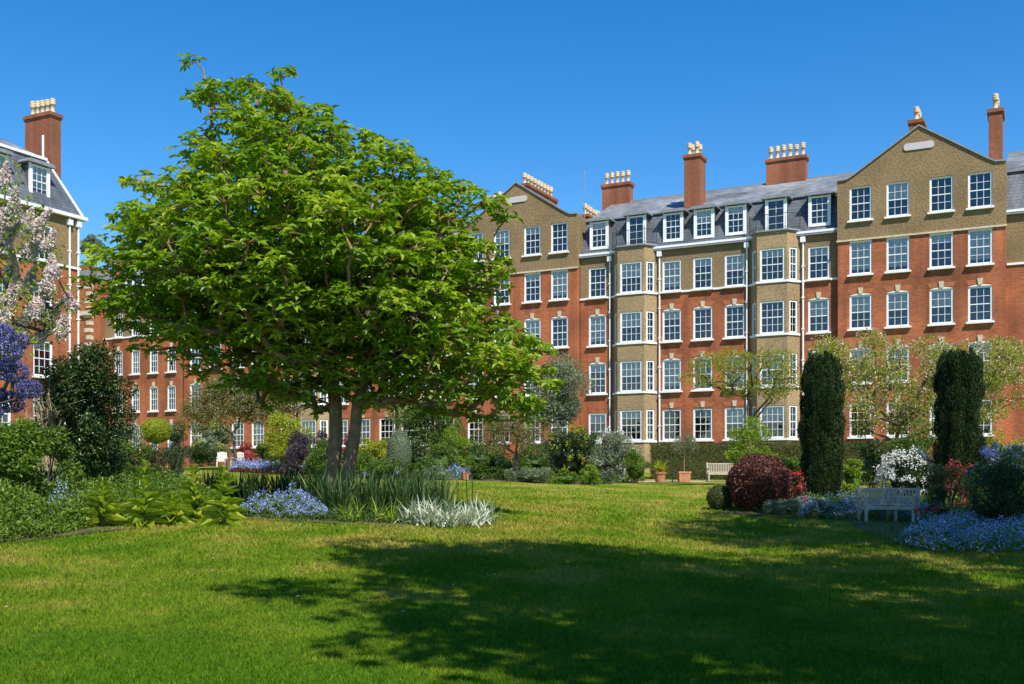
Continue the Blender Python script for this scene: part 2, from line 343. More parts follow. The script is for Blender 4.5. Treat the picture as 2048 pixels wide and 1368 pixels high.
# ---------------------------------------------------------------- buildings
U = np.array([.892, -.452]); ANG = math.atan2(-.452, .892)
S0, S1, S2, S3, GUT = 4.0, 7.18, 10.38, 13.6, 16.5
def sash(w, h, cols, rows, arch=0., sashbar=True):
    """white sash window in opening w x h, origin bottom centre, facing -y"""
    mb = MB(); fw = .105
    mb.box(-w / 2, -w / 2 + fw, -.03, .10, 0, h); mb.box(w / 2 - fw, w / 2, -.03, .10, 0, h)
    mb.box(-w / 2 + fw, w / 2 - fw, -.03, .10, h - fw, h); mb.box(-w / 2 + fw, w / 2 - fw, -.03, .10, 0, .10)
    iw = w - 2 * fw; z0, z1 = .10, h - fw
    for k in range(1, cols): x = -iw / 2 + iw * k / cols; mb.box(x - .011, x + .011, .02, .06, z0, z1)
    for k in range(1, rows):
        z = z0 + (z1 - z0) * k / rows; t = .026 if (sashbar and k == rows // 2) else .011
        mb.box(-iw / 2, iw / 2, .012 if t > .02 else .022, .062, z - t, z + t)
    if arch:
        n = 8; top = [(-w / 2 + w * k / n, h + arch * (1 - (2 * k / n - 1) ** 2)) for k in range(n + 1)]
        mb.prism([(w / 2, h - .002), (-w / 2, h - .002)] + top[1:-1], -.085, .05)
    return mb.mesh('window', M['white'])
def glassm(w, h): mb = MB(); mb.quad((-w / 2 + .1, .045, .08), (w / 2 - .1, .045, .08), (w / 2 - .1, .045, h - .1), (-w / 2 + .1, .045, h - .1)); return mb.mesh('glass', M['glass'])
def sillm(w): mb = MB(); mb.box(-w / 2 - .1, w / 2 + .1, -.26, .09, -.11, -.003); return mb.mesh('sill', M['white'])
def blindm(w, h): mb = MB(); mb.box(-w / 2 + .1, w / 2 - .1, .10, .115, 0, h); return mb.mesh('blind', M['blind'])
def keym(): mb = MB(); mb.prism([(-.10, 0), (.10, 0), (.14, .36), (-.14, .36)], -.06, .04); return mb.mesh('keystone', M['stone'])
def archm(w):
    mb = MB(); mb.prism([(-w / 2, 0), (w / 2, 0), (w / 2 + .14, .26), (-w / 2 - .14, .26)], -.012, .05); return mb.mesh('brick_arch', M['gauged'])
M['gauged'] = brickmat('gauged_brick', (.50, .15, .05), (.44, .12, .04), (.42, .2, .1), .075, .26, .006)
WW, WH = 1.26, 2.0
K = dict(std=(sash(WW, WH, 3, 4), glassm(WW, WH), sillm(WW), WW, WH), arch=(sash(WW, WH, 3, 4, .09), glassm(WW, WH), sillm(WW), WW, WH),
         bay=(sash(1.5, WH, 4, 4), glassm(1.5, WH), None, 1.5, WH), side=(sash(.62, WH, 2, 4), glassm(.62, WH), None, .62, WH),
         dorm=(sash(1.15, 1.75, 3, 4), glassm(1.15, 1.75), None, 1.15, 1.75), french=(sash(1.15, 2.05, 2, 4, 0, False), glassm(1.15, 2.05), None, 1.15, 2.05),
         door=(sash(1.3, 2.5, 3, 4, 0, False), glassm(1.3, 2.5), sillm(1.3), 1.3, 2.5), slim=(sash(.95, WH, 3, 4, .06), glassm(.95, WH), sillm(.95), .95, WH))
KEY = keym(); ARCH = archm(WW); BL = {k: [blindm(v[3], v[4] * f) for f in (.22, .45, .8)] for k, v in K.items()}
def window(parent, kind, x, y, z, rz=0, key=False):
    me, gl, si, w, h = K[kind]
    o = inst('window', me, parent, (x, y, z), rz); inst('glass', gl, o)
    if si: inst('sill', si, o)
    if rng.random() < .6:
        i = int(rng.choice([0, 0, 1, 1, 2])); f = (.22, .45, .8)[i]; inst('blind', BL[kind][i], o, (0, 0, h - .1 - h * f))
    if key:
        a = inst('brick_arch', ARCH, parent, (x, y - .07, z + h + .092), rz); inst('keystone', KEY, a, (0, -.01, -.02))
    return o
def wall(mb, x0, x1, z0, z1, ops, y=0., dep=.16, fr=None, mat=0):
    """wall face on plane y (facing -y) with rectangular openings (cx, z, w, h); fr maps local (x,y,z)"""
    xs = sorted({x0, x1} | {v for o in ops for v in (o[0] - o[2] / 2, o[0] + o[2] / 2) if x0 < v < x1})
    zs = sorted({z0, z1} | {v for o in ops for v in (o[1], o[1] + o[3]) if z0 < v < z1})
    T = fr or (lambda a, b, c: (a, b, c))
    def ins(a, b): return any(abs(a - o[0]) < o[2] / 2 and o[1] < b < o[1] + o[3] for o in ops)
    for a, b_ in zip(xs[:-1], xs[1:]):
        for c, d in zip(zs[:-1], zs[1:]):
            if not ins((a + b_) / 2, (c + d) / 2): mb.quad(T(a, y, c), T(b_, y, c), T(b_, y, d), T(a, y, d), mat=mat)
    for cx, z, w, h in ops:
        l, r, t = cx - w / 2, cx + w / 2, z + h
        if z >= z1 or t <= z0: continue
        z_, t_ = max(z, z0), min(t, z1)
        mb.quad(T(l, y, z_), T(l, y, t_), T(l, y + dep, t_), T(l, y + dep, z_), mat=mat); mb.quad(T(r, y, z_), T(r, y + dep, z_), T(r, y + dep, t_), T(r, y, t_), mat=mat)
        if t <= z1: mb.quad(T(l, y, t), T(r, y, t), T(r, y + dep, t), T(l, y + dep, t), mat=mat)
        if z >= z0: mb.quad(T(l, y, z), T(l, y + dep, z), T(r, y + dep, z), T(r, y, z), mat=mat)
def pot_mesh():
    mb = MB(); mb.lathe([(.17, 0), (.17, .08), (.125, .12), (.115, .55), (.17, .6), (.175, .66), (.14, .68), (.18, .74), (.18, .8), (.14, .82), (.18, .88), (.17, .95), (.10, 1.0)], k=10)
    return mb.mesh('chimney_pot', M['pot'], True)
POT = pot_mesh()
def chimney(parent, x, y, z0, z1, w, d, npx, npy=1, pot=1.0):
    mb = MB(); mb.box(-w / 2, w / 2, -d / 2, d / 2, z0, z1 - .30); mb.box(-w / 2 - .04, w / 2 + .04, -d / 2 - .04, d / 2 + .04, z1 - .30, z1 - .2)
    mb.box(-w / 2 - .09, w / 2 + .09, -d / 2 - .09, d / 2 + .09, z1 - .2, z1)
    o = mb.obj('chimney', M['brick_dark'], parent); o.location = (x, y, 0)
    for i in range(npx):
        for j in range(npy):
            a = (i + .5) / npx - .5; b = (j + .5) / npy - .5
            inst('chimney_pot', POT, o, (a * (w - .05), b * (d - .05), z1 - .01), rng.random() * 6, (1, 1, pot * .92 * rng.uniform(.9, 1.06)))
    return o
def pipe(parent, x, z0, z1, y=-.09):
    mb = MB(); mb.tube([(x, y, z0), (x, y, z1 - .5)], .055, 8); mb.box(x - .15, x + .15, y - .12, y + .085, z1 - .5, z1 - .18); mb.tube([(x, y, z1 - .2), (x, y, z1)], .06, 8)
    for z in np.arange(z0 + 1, z1 - 1, 1.9): mb.box(x - .085, x + .085, y - .07, y + .085, z, z + .07)
    mb.obj('drainpipe', M['white'], parent)
def dormer(parent, x, kind, z=16.95):
    me, gl, si, w, h = K[kind]; y = -.0 + .25
    if kind == 'french': z = 16.75
    mb = MB(); mb.box(x - w / 2 - .09, x - w / 2 + .002, y, y + .1, z - .1, z + h + .05); mb.box(x + w / 2 - .002, x + w / 2 + .09, y, y + .1, z - .1, z + h + .05); mb.box(x - w / 2, x + w / 2, y - .04, y + .3, z - .1, z - .002)
    o = mb.obj('dormer', M['white'], parent)
    ck = MB(); ck.box(x - w / 2 - .07, x - w / 2 - .01, y + .1, y + 1.6, z - .3, z + h + .05); ck.obj('dormer_cheek', M['slate'], o)
    ck = MB(); ck.box(x + w / 2 + .01, x + w / 2 + .07, y + .1, y + 1.6, z - .3, z + h + .05); ck.obj('dormer_cheek', M['slate'], o)
    r = MB(); r.prism([(x - w / 2 - .3, z + h + .05), (x + w / 2 + .3, z + h + .05), (x + w / 2 + .3, z + h + .13), (x + w / 2 + .16, z + h + .24), (x - w / 2 - .16, z + h + .24), (x - w / 2 - .3, z + h + .13)], y - .2, y + 2.3); r.obj('dormer_roof', M['lead'], o)
    i_ = MB(); i_.box(x - w / 2, x + w / 2, y + .9, y + .95, z - .1, z + h + .04); i_.obj('dormer_gloom_back', M['room'], o)
    window(parent, kind, x, y + .03, z)
def mansard(parent, x0, x1):
    mb = MB(); e = .02
    mb.quad((x0, .12, GUT), (x1, .12, GUT), (x1, 1.15, 19.0), (x0, 1.15, 19.0)); mb.quad((x0, .12, GUT), (x0, 1.15, 19), (x0, 11, 19), (x0, 11, GUT)); mb.quad((x1, .12, GUT), (x1, 11, GUT), (x1, 11, 19), (x1, 1.15, 19))
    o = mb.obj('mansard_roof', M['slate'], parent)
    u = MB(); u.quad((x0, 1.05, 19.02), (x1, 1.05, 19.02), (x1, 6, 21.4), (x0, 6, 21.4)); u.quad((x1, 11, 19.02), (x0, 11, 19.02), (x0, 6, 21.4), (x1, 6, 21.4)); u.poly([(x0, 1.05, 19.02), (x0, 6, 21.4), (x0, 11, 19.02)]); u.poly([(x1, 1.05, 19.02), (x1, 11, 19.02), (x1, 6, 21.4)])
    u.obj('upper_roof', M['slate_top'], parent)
    l = MB(); l.box(x0, x1, .98, 1.12, 18.96, 19.07); l.box(x0, x1, 5.9, 6.1, 21.36, 21.46); l.obj('lead_ridge', M['lead'], parent)
    g = MB(); g.prism([(x0, GUT - .22), (x1, GUT - .22), (x1, GUT + .02), (x0, GUT + .02)], -.22, .16); g.obj('gutter', M['lead'], parent)
    g = MB(); g.box(x0, x1, -.24, -.215, GUT - .10, GUT + .04); g.obj('gutter_edge', M['white'], parent)
def string(parent, x0, x1, z, y=0., d=.08, h=.12): mb = MB(); mb.box(x0, x1, y - d, y + .01, z - h, z); mb.obj('string_course', M['white'], parent)
BAYW, BAYF, BAYD = 3.0, 1.85, .75
def bay(parent, cx):
    pl = [(-BAYW / 2, 0), (-BAYF / 2, -BAYD), (BAYF / 2, -BAYD), (BAYW / 2, 0)]
    mb = MB(); lev = (S0, S1, S2, S3)
    for k in range(3):
        a = np.array(pl[k]); b_ = np.array(pl[k + 1]); ln = np.linalg.norm(b_ - a); d = (b_ - a) / ln; nn = np.array([-d[1], d[0]])
        fr = lambda x, y, z, a=a, d=d, nn=nn: (cx + a[0] + d[0] * x + nn[0] * y, a[1] + d[1] * x + nn[1] * y, z)
        kind = 'bay' if k == 1 else 'side'; w = K[kind][3]
        wall(mb, 0, ln, 1.2, GUT + .1, [(ln / 2, z, w, WH) for z in lev], 0, .14, fr)
        rz = math.atan2(d[1], d[0])
        for z in lev: p = fr(ln / 2, .07, z); window(parent, kind, *p, rz)
    mb.poly([(cx + x, y, GUT + .1) for x, y in pl]); o = mb.obj('bay', M['sunlit_bay_render'], parent)
    for z in lev:
        s = MB(); q = [(x * 1.035, y - .07) for x, y in pl]; s.add([(cx + x, y, z - .13) for x, y in q] + [(cx + x, y, z - .005) for x, y in q], [np.array([[0, 1, 5, 4], [1, 2, 6, 5], [2, 3, 7, 6], [4, 5, 6, 7], [3, 2, 1, 0]])]); s.obj('bay_sill', M['white'], o)
    c = MB(); q = [(x * 1.06, y - .12) for x, y in pl]; c.add([(cx + x, y, GUT + .1) for x, y in q] + [(cx + x, y, GUT + .2) for x, y in q], [np.array([[0, 1, 5, 4], [1, 2, 6, 5], [2, 3, 7, 6], [4, 5, 6, 7], [3, 2, 1, 0]])]); c.obj('bay_cornice', M['lead'], o)
    r = MB(); zt = GUT + .2
    for k in range(3):
        a = np.array(q[k]) * .97; b_ = np.array(q[k + 1]) * .97; n_ = int(np.linalg.norm(b_ - a) / .13)
        for z in (zt + .12, zt + .95): r.tube([(cx + a[0], a[1], z), (cx + b_[0], b_[1], z)], .016, 4)
        for i_ in range(n_ + 1):
            p = a + (b_ - a) * i_ / n_; r.tube([(cx + p[0], p[1], zt - .01), (cx + p[0], p[1], zt + (1.12 if i_ in (0, n_) else .95))], .022 if i_ in (0, n_) else .011, 4)
    r.obj('balcony_railing', M['iron'], o)
    i_ = MB(); i_.box(cx - 1.2, cx + 1.2, .3, .35, 1.5, GUT); i_.obj('bay_gloom_back', M['room'], o)
def section(parent, xc, half, roofx, door=False):
    cols = [-7.2, -2.05, 0, 2.05, 7.2]; ops = []
    for z in (S0, S1, S2, S3):
        for c in cols:
            k = 'std' if z in (S0, S3) else 'arch'
            if door and z == S0 and c == -7.2: ops.append((xc + c, z - .6, 1.3, 2.5)); window(parent, 'door', xc + c, .07, z - .6); continue
            ops.append((xc + c, z, WW, WH)); window(parent, k, xc + c, .07, z, key=z < S3)
    e = [xc - half, xc - 4.565 - 1.5, xc - 4.565 + 1.5, xc + 4.565 - 1.5, xc + 4.565 + 1.5, xc + half]
    for a in (0, 2, 4):
        x0, x1 = e[a] - (.05 if a else 0), e[a + 1] + (.05 if a < 4 else 0); op = [o for o in ops if x0 < o[0] < x1]
        mb = MB(); wall(mb, x0, x1, .5, S3 - .06, op); mb.obj('brick_wall', M['brick'], parent)
        mb = MB(); wall(mb, x0, x1, S3 - .06, GUT - .1, op); mb.obj('rendered_wall', M['render'], parent)
        string(parent, e[a], e[a + 1], S3 - .005)
    for s in (-1, 1):
        bay(parent, xc + s * 4.565)
        for q in (-1, 1): pipe(parent, xc + s * 4.565 + q * 1.72, 2, GUT - .1)
    mansard(parent, *roofx)
    for c in (-7.2, -4.565, -2.05, 0, 2.05, 4.565, 7.2): dormer(parent, xc + c, 'french' if abs(abs(c) - 4.565) < .1 else 'dorm')
def gable(parent, xc, half=4.53):
    y = -.4; cols = [-3.23, -1.15, 1.2, 3.23]; ops = []
    for z in (S0, S1, S2, S3, 16.8):
        for c in cols:
            ops.append((xc + c, z, WW, WH)); window(parent, 'std' if z in (S0, S3, 16.8) else 'arch', xc + c, y + .07, z, key=z < S3)
    mb = MB(); wall(mb, xc - half, xc + half, .5, 15.68, ops, y)
    for s in (-1, 1): x = xc + s * half; mb.quad((x, y, .5), (x, .3, .5), (x, .3, 15.68), (x, y, 15.68))
    mb.obj('brick_wall', M['brick'], parent)
    mb = MB(); hw = half + .03; yg = y - .03; wall(mb, xc - hw, xc + hw, 15.68, 19.0, ops, yg)
    out = [(-hw, 19.0), (hw, 19.0), (hw, 19.22), (hw - .55, 19.25), (hw - 1.0, 19.5), (0, 21.85), (-hw + 1.0, 19.5), (-hw + .55, 19.25), (-hw, 19.22)]
    mb.poly([(xc + a, yg, z) for a, z in out])
    for s in (-1, 1): x = xc + s * hw; mb.quad((x, yg, 15.68), (x, 3, 15.68), (x, 3, 19.22), (x, yg, 19.22))
    mb.obj('gable_wall', M['render'], parent)
    cp = MB(); top = out[2:]
    for (a, z), (b_, z2) in zip(top[:-1], top[1:]):
        v = [(xc + a, yg - .09, z), (xc + b_, yg - .09, z2), (xc + b_, .45, z2), (xc + a, .45, z)]; cp.add(v + [(p[0], p[1], p[2] + .09) for p in v], np.array([[0, 1, 5, 4], [3, 7, 6, 2], [4, 5, 6, 7], [0, 3, 2, 1], [0, 4, 7, 3], [1, 2, 6, 5]]))
    cp.obj('gable_coping', M['lead'], parent)
    mo = MB(); mo.box(xc - hw - .04, xc + hw + .04, yg - .07, yg + .02, 15.60, 15.70); mo.obj('moulding', M['stone'], parent)
    rf = MB(); r_ = [(-hw, 19.1), (-hw + 1.0, 19.42), (0, 21.75), (hw - 1.0, 19.42), (hw, 19.1)]
    for (a, z), (b_, z2) in zip(r_[:-1], r_[1:]): rf.quad((xc + a, .1, z), (xc + b_, .1, z2), (xc + b_, 7, z2), (xc + a, 7, z))
    rf.obj('gable_roof', M['slate_top'], parent)
    pq = MB(); n = 8; w = .82; h = .2
    pq.prism([(-w, -h + .1), (-w + .1, -h), (w - .1, -h), (w, -h + .1), (w, h - .1), (w - .1, h), (-w + .1, h), (-w, h - .1)], yg - .06, yg + .01); o = pq.obj('plaque', M['plaque'], parent); o.location = (xc, 0, 20.72)
    i_ = MB(); i_.box(xc - 4.4, xc + 4.4, .55, .6, 1, 19); i_.obj('room_gloom_back', M['room'], parent)
M['plaque'] = plain('grey_plaque', (.5, .46, .46), .7, .05)
main = thing('apartment_building', 'long red brick mansion block with brown pebbledash gables, bay windows and slate mansard roof', 'building', (5.7, 70, 0), ANG)
section(main, 7.2, 8.45, (-1.25, 15.6), True); section(main, -18.85, 8.45, (-27.3, -10.4))
for xc in (20.12, -5.83, -31.83): gable(main, xc)
mb = MB(); mb.box(-27.2, 15.5, .75, .8, 1, GUT - .3); mb.obj('room_gloom_back', M['room'], main)
# far-left end block of the same range
ops = []
for z in (S0, S1, S2, S3):
    for x in (-38.1, -40.1, -42.2, -44.2):
        ops.append((x, z, .95, WH)); o = window(main, 'slim', x, .07, z)
        if z < S3: inst('keystone', KEY, o, (0, -.08, WH + .07))
mb = MB(); wall(mb, -45.9, -36.36, .5, S3 - .06, ops); mb.quad((-45.9, 0, .5), (-45.9, 0, S3 - .06), (-45.9, 9, S3 - .06), (-45.9, 9, .5)); mb.obj('brick_wall', M['brick'], main)
mb = MB(); wall(mb, -45.9, -36.36, S3 - .06, GUT - .1, ops); mb.quad((-45.9, 0, S3 - .06), (-45.9, 0, GUT - .1), (-45.9, 9, GUT - .1), (-45.9, 9, S3 - .06)); mb.obj('rendered_wall', M['render'], main)
string(main, -45.95, -36.36, S3 - .005); mansard(main, -45.9, -36.3)
for x in (-38.1, -40.1, -42.2, -44.2): dormer(main, x, 'dorm')
mb = MB(); mb.box(-45.8, -36.4, .75, .8, 1, GUT - .3); mb.obj('room_gloom_back', M['room'], main)
# continuation right of the big gable (runs out of frame)
ops = [(x, z, WW, WH) for z in (S0, S1, S2, S3) for x in (27.2, 30.5)]
for x, z, _, _ in ops: window(main, 'std', x, .07, z, key=z < S3)
mb = MB(); wall(mb, 24.64, 34, .5, S3 - .06, ops); mb.obj('brick_wall', M['brick'], main)
mb = MB(); wall(mb, 24.64, 34, S3 - .06, GUT - .1, ops); mb.obj('rendered_wall', M['render'], main)
string(main, 24.7, 34, S3 - .005); mansard(main, 24.6, 34); dormer(main, 27.2, 'dorm')
mb = MB(); mb.box(24.7, 33.9, .75, .8, 1, GUT - .3); mb.obj('room_gloom_back', M['room'], main)
# chimneys: x along facade, y inward
chimney(main, -.9, 6, 19.6, 22.75, 2.1, .75, 5); chimney(main, 6.1, 1.9, 18.6, 22.65, 1.05, 1.3, 2, 2); chimney(main, 11.2, 6, 19.6, 22.95, 2.6, .75, 6)
chimney(main, -6.2, 3.8, 19.5, 22.3, .75, 5.0, 1, 9); chimney(main, -5.3, 11.8, 19.3, 22.0, .75, 3.4, 1, 6); chimney(main, -8.7, 2.6, 18.8, 21.4, 1.3, .75, 3)
chimney(main, 19.8, 2.0, 20.5, 22.75, .75, 1.8, 1, 3); chimney(main, 24.1, 1.1, 18.6, 22.45, .7, 1.7, 1, 3); chimney(main, 27.2, 6, 19.5, 22.3, 1.8, .75, 5)
chimney(main, -19, 6, 19.6, 22.8, 2.4, .75, 6); chimney(main, -46.6, 5.5, 15, 20.9, 2.6, .75, 6)
mb = MB(); mb.tube([(-3.9, 7.0, 19.5), (-3.9, 7.0, 24.6)], .03, 5); mb.tube([(-4.1, 7.0, 24.55), (-3.7, 7.0, 24.55)], .02, 4); mb.obj('antenna_mast', M['lead'], main)
# link block with quoins at the far left
lk = thing('link_building', 'lower brick wing with pale stone quoins and flat parapet between the two mansion blocks', 'building', (5.7 - .892 * 49.2, 70 + .452 * 49.2, 0), ANG)
ops = [(x, z, .9, 1.9) for x in (.0, -2.2) for z in (4.2, 7.4, 10.4, 13.3, 16.6)]
mb = MB(); wall(mb, -4, 3.1, .5, 19.7, ops, -1.4); mb.quad((3.1, -1.4, .5), (3.1, 5, .5), (3.1, 5, 19.7), (3.1, -1.4, 19.7)); mb.obj('brick_wall', M['brick'], lk)
sl = [sash(.9, 1.9, 3, 4), glassm(.9, 1.9), sillm(.9)]
for x, z, _, _ in ops: o = inst('window', sl[0], lk, (x, -1.33, z)); inst('glass', sl[1], o); inst('sill', sl[2], o)
for k, z in enumerate(np.arange(1.0, 18.0, .62)):
    mb = MB(); w = .62 if k % 2 else .4; mb.box(3.12 - w, 3.13, -1.43, -1.0, z, z + .34); mb.obj('quoin', M['stone'], lk)
mb = MB(); mb.box(-4.1, 3.2, -1.5, 5.1, 18.75, 19.3); mb.obj('parapet', M['lead'], lk); mb = MB(); mb.box(-4.1, 3.3, -1.62, -1.38, 15.45, 15.8); mb.obj('cornice', M['stone'], lk)
mb = MB(); mb.box(-3.9, 3.0, -.7, -.65, .6, 19.5); mb.obj('room_gloom_back', M['room'], lk)
# left-hand block, its face runs towards the camera
lb = thing('corner_apartment_building', 'sunlit brick and pebbledash block with slate mansard and one tall brick chimney', 'building', (-24.8, 60.2, 0), math.atan2(.892, .452))
lops = []
for x in (-2.45, -5.1, -8.2):
    for z in (S0, S1, S2, S3): lops.append((x, z, WW, WH)); window(lb, 'std', x, .07, z)
mb = MB(); wall(mb, -14, 0, .5, S3 - .06, lops); mb.quad((0, 0, .5), (0, 10, .5), (0, 10, S3), (0, 0, S3)); mb.obj('brick_wall', M['brick'], lb)
mb = MB(); wall(mb, -14, 0, S3 - .06, GUT - .1, lops); mb.quad((0, 0, S3), (0, 10, S3), (0, 10, GUT), (0, 0, GUT)); mb.obj('rendered_wall', M['render'], lb)
mb = MB(); mb.box(-13.9, -.1, .75, .8, 1, GUT - .3); mb.obj('room_gloom_back', M['room'], lb)
string(lb, -14, .05, S3 - .005); pipe(lb, -.75, 2, GUT - .1); pipe(lb, -.15, 2, GUT - .1)
e = 1.5
mb = MB(); A = [(-14, -.05, GUT), (.25, -.05, GUT), (-e + .2, 1.2, 19.6), (-14, 1.2, 19.6), (.25, 10.05, GUT), (-e + .2, 8.8, 19.6)]
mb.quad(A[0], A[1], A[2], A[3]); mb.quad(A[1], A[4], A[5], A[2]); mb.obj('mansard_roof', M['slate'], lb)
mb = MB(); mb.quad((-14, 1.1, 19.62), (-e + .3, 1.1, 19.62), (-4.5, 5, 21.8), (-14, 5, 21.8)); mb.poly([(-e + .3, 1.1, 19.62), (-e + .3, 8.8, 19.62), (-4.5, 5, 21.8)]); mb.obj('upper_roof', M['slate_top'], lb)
mb = MB(); mb.box(-14, .35, -.3, .1, GUT - .16, GUT + .03); mb.box(-14, -e + .2, 1.05, 1.22, 19.55, 19.7); mb.tube([(.25, -.05, GUT), (-e + .2, 1.2, 19.62)], .09, 6); mb.obj('lead_trim', M['white'], lb)
for x in (-2.45, -5.1, -8.2): dormer(lb, x, 'dorm', 17.1)
chimney(lb, -.6, 2.3, 17, 22.5, .75, 2.1, 1, 5, 1.05)
mb = MB(); mb.tube([(-1.4, 1.3, 19.5), (-1.4, 1.3, 21.0)], .06, 8); mb.obj('vent_pipe', M['white'], lb)
# ---------------------------------------------------------------- foliage tools
def rdir(n, up=0.):
    d = rng.normal(size=(n, 3)); d[:, 2] += up; return d / np.linalg.norm(d, axis=1)[:, None]
def scatter(mb, lobes, n, L, Wd=.5, flat=.75, shell=(.45, 1.05), up=.35, out=.7, mat=0, dr=.15, clip=True, rbias=None):
    lobes = np.asarray(lobes, float); w = lobes[:, 3] ** 2; k = rng.choice(len(lobes), n, p=w / w.sum())
    d = rdir(n); rr = shell[0] + (shell[1] - shell[0]) * rng.random(n) ** .6
    P = lobes[k, :3] + d * (lobes[k, 3] * rr)[:, None] * [1, 1, flat]
    D = d * out + rdir(n) * .7 + [0, 0, .1]; N = d * .6 + rdir(n) * .55 + [0, 0, up * 1.6]
    Ls = L * rng.uniform(.65, 1.3, n); r = rng.random(n) if rbias is None else np.clip(rng.random(n) * .7 + rbias[k], 0, 1)
    if clip:
        ok = P[:, 2] > H(P[:, 0], P[:, 1]) + .02; P, D, N, Ls, r = P[ok], D[ok], N[ok], Ls[ok], r[ok]
    mb.leaves(P, D, N, Ls, Ls * Wd, rnd=r, droop=dr, mat=mat)
def ell_lobes(c, R, k, sub=.34, lo=.5, hi=.95, up=.25):
    d = rdir(k, up); p = np.array(c) + d * np.array(R) * rng.uniform(lo, hi, k)[:, None]
    return np.column_stack([p, np.mean(R) * sub * rng.uniform(.7, 1.3, k)])
def blob(mb, c, R, amp=.06, mat=0, k=20):
    """solid inner mass"""
    th = np.linspace(0, math.pi, k // 2 + 1); ph = np.arange(k) * 2 * math.pi / k
    T, Ph = np.meshgrid(th, ph, indexing='ij'); s = 1 + rng.normal(0, amp, T.shape)
    v = np.stack([np.sin(T) * np.cos(Ph) * R[0] * s, np.sin(T) * np.sin(Ph) * R[1] * s, np.cos(T) * R[2] * s], -1).reshape(-1, 3) + np.array(c)
    i, j = np.meshgrid(np.arange(k // 2), np.arange(k), indexing='ij'); a = i * k + j; b_ = i * k + (j + 1) % k
    mb.add(v, np.stack([a, b_, b_ + k, a + k], -1).reshape(-1, 4), rnd=.2, mat=mat)
def bush(name, label, cat, px, Y, top, wpx, mat, n=6000, leaf=.1, depth=1., kind='loose', flower=None, group=None, base=None, stems=True, lw=.5, core=True):
    """shrub standing on the ground at picture column px, depth Y; top row and pixel width give its size"""
    x = W(px, Y); z0 = hz(x, Y) if base is None else base; z1 = Zp(top, Y); rx = wpx / 2 / F * Y; hgt = z1 - z0
    t = thing(name, label, cat, (x, Y, z0), 0, group); c = np.array([0, 0, hgt * .5]); R = np.array([rx, rx * depth, hgt * .53])
    off = np.array([x, Y, z0])
    mb = MB()
    if kind == 'clip':
        if core: blob(mb, c, R * .93, .02, 1)
        d = rdir(n); P = c + d * R * ((.955 + .05 * np.sin(d[:, 0] * 7 + 1) * np.sin(d[:, 2] * 6 + d[:, 1] * 5)) * rng.uniform(.93, 1.05, n))[:, None]
        mb.leaves(P, d * .6 + rdir(n) * .8, d + rdir(n) * .5, leaf * rng.uniform(.7, 1.3, n), leaf * lw)
    else:
        if core: blob(mb, c * [1, 1, .85], R * .52, .08, 1)
        k = max(14, int(n / 220)); lo = ell_lobes(c, R, k, .27)
        scatter(mb, lo, n, leaf, lw, clip=False)
    v = [a for a in mb.v]
    if flower:
        fm, fn, fl, low = flower; nc = max(10, fn // 28); dc = rdir(nc, -.3 if low else .35); ci = rng.integers(0, nc, fn); d = dc[ci]; P = (c + dc * R * rng.uniform(.86, 1.05, nc)[:, None])[ci] + rng.normal(0, .075 * rx ** .5, (fn, 3))
        mb.leaves(P, rdir(fn), d + rdir(fn) * .4, fl * rng.uniform(.7, 1.3, fn), fl * .8, mat=2)
    for a in mb.v: a[:, 2] = np.maximum(a[:, 2], -.05)
    mats = [M[mat], M[mat]] + ([M[flower[0]]] if flower else [])
    mb.obj('foliage', mats, t)
    if stems:
        s = MB()
        for q in range(6):
            a = rng.random() * 6.28; s.tube([(.08 * math.cos(a), .08 * math.sin(a), -.05), (rx * .25 * math.cos(a), rx * .25 * math.sin(a), hgt * .35), (rx * .5 * math.cos(a), rx * .5 * math.sin(a), hgt * .7)], [.035, .025, .012], 5)
        s.obj('stems', M['bark_dark'], t)
    return t
def skeleton(mb, root_pts, root_rad, lobes, tip=.018, sag=.06, k=6, pw=.48):
    """limbs: every lobe joins the nearest node nearer the trunk; radii by pipe model"""
    P = [np.array(p, float) for p in root_pts]; nr = len(P); par = [-1] + list(range(nr - 1))
    o = np.argsort(np.linalg.norm(lobes[:, :3] - P[-1], axis=1))
    for i in o:
        c = lobes[i, :3]; best, bd = None, 1e9
        for j in range(max(0, nr - 3), len(P)):
            d = np.linalg.norm(P[j] - c); pen = d + .35 * np.linalg.norm(P[j] - P[nr - 1]) + max(0, P[j][2] - c[2]) * .6
            if pen < bd: bd, best = pen, j
        P.append(c); par.append(best)
    cnt = np.ones(len(P))
    for i in range(len(P) - 1, nr - 1, -1): cnt[par[i]] += cnt[i]
    full = cnt[nr:].max() if len(P) > nr else 1
    def rad(i): return min(tip * cnt[i] ** pw, root_rad[-1] * .72)
    mb.tube(root_pts, root_rad, 12)
    for i in range(nr, len(P)):
        a, b_ = P[par[i]], P[i]; r1 = rad(i); r0 = min(rad(par[i]) if par[i] >= nr else root_rad[min(par[i], nr - 1)] * .7, r1 * 1.7)
        m1 = a * .65 + b_ * .35 + rng.normal(0, .05, 3) * np.linalg.norm(b_ - a); m2 = a * .3 + b_ * .7 + rng.normal(0, .05, 3) * np.linalg.norm(b_ - a)
        m1[2] -= sag * np.linalg.norm(b_ - a) * .4
        mb.tube([a, m1, m2, b_], [r0, r0 * .6 + r1 * .4, r1, r1 * .75], k, cap=False)
    return P
def in_poly(x, y, poly):
    c = np.zeros(len(x), bool); p = np.array(poly, float); q = np.roll(p, -1, 0)
    for (x1, y1), (x2, y2) in zip(p, q):
        m = ((y1 > y) != (y2 > y)); xi = (x2 - x1) * (y - y1) / (y2 - y1 + 1e-12) + x1; c ^= m & (x < xi)
    return c
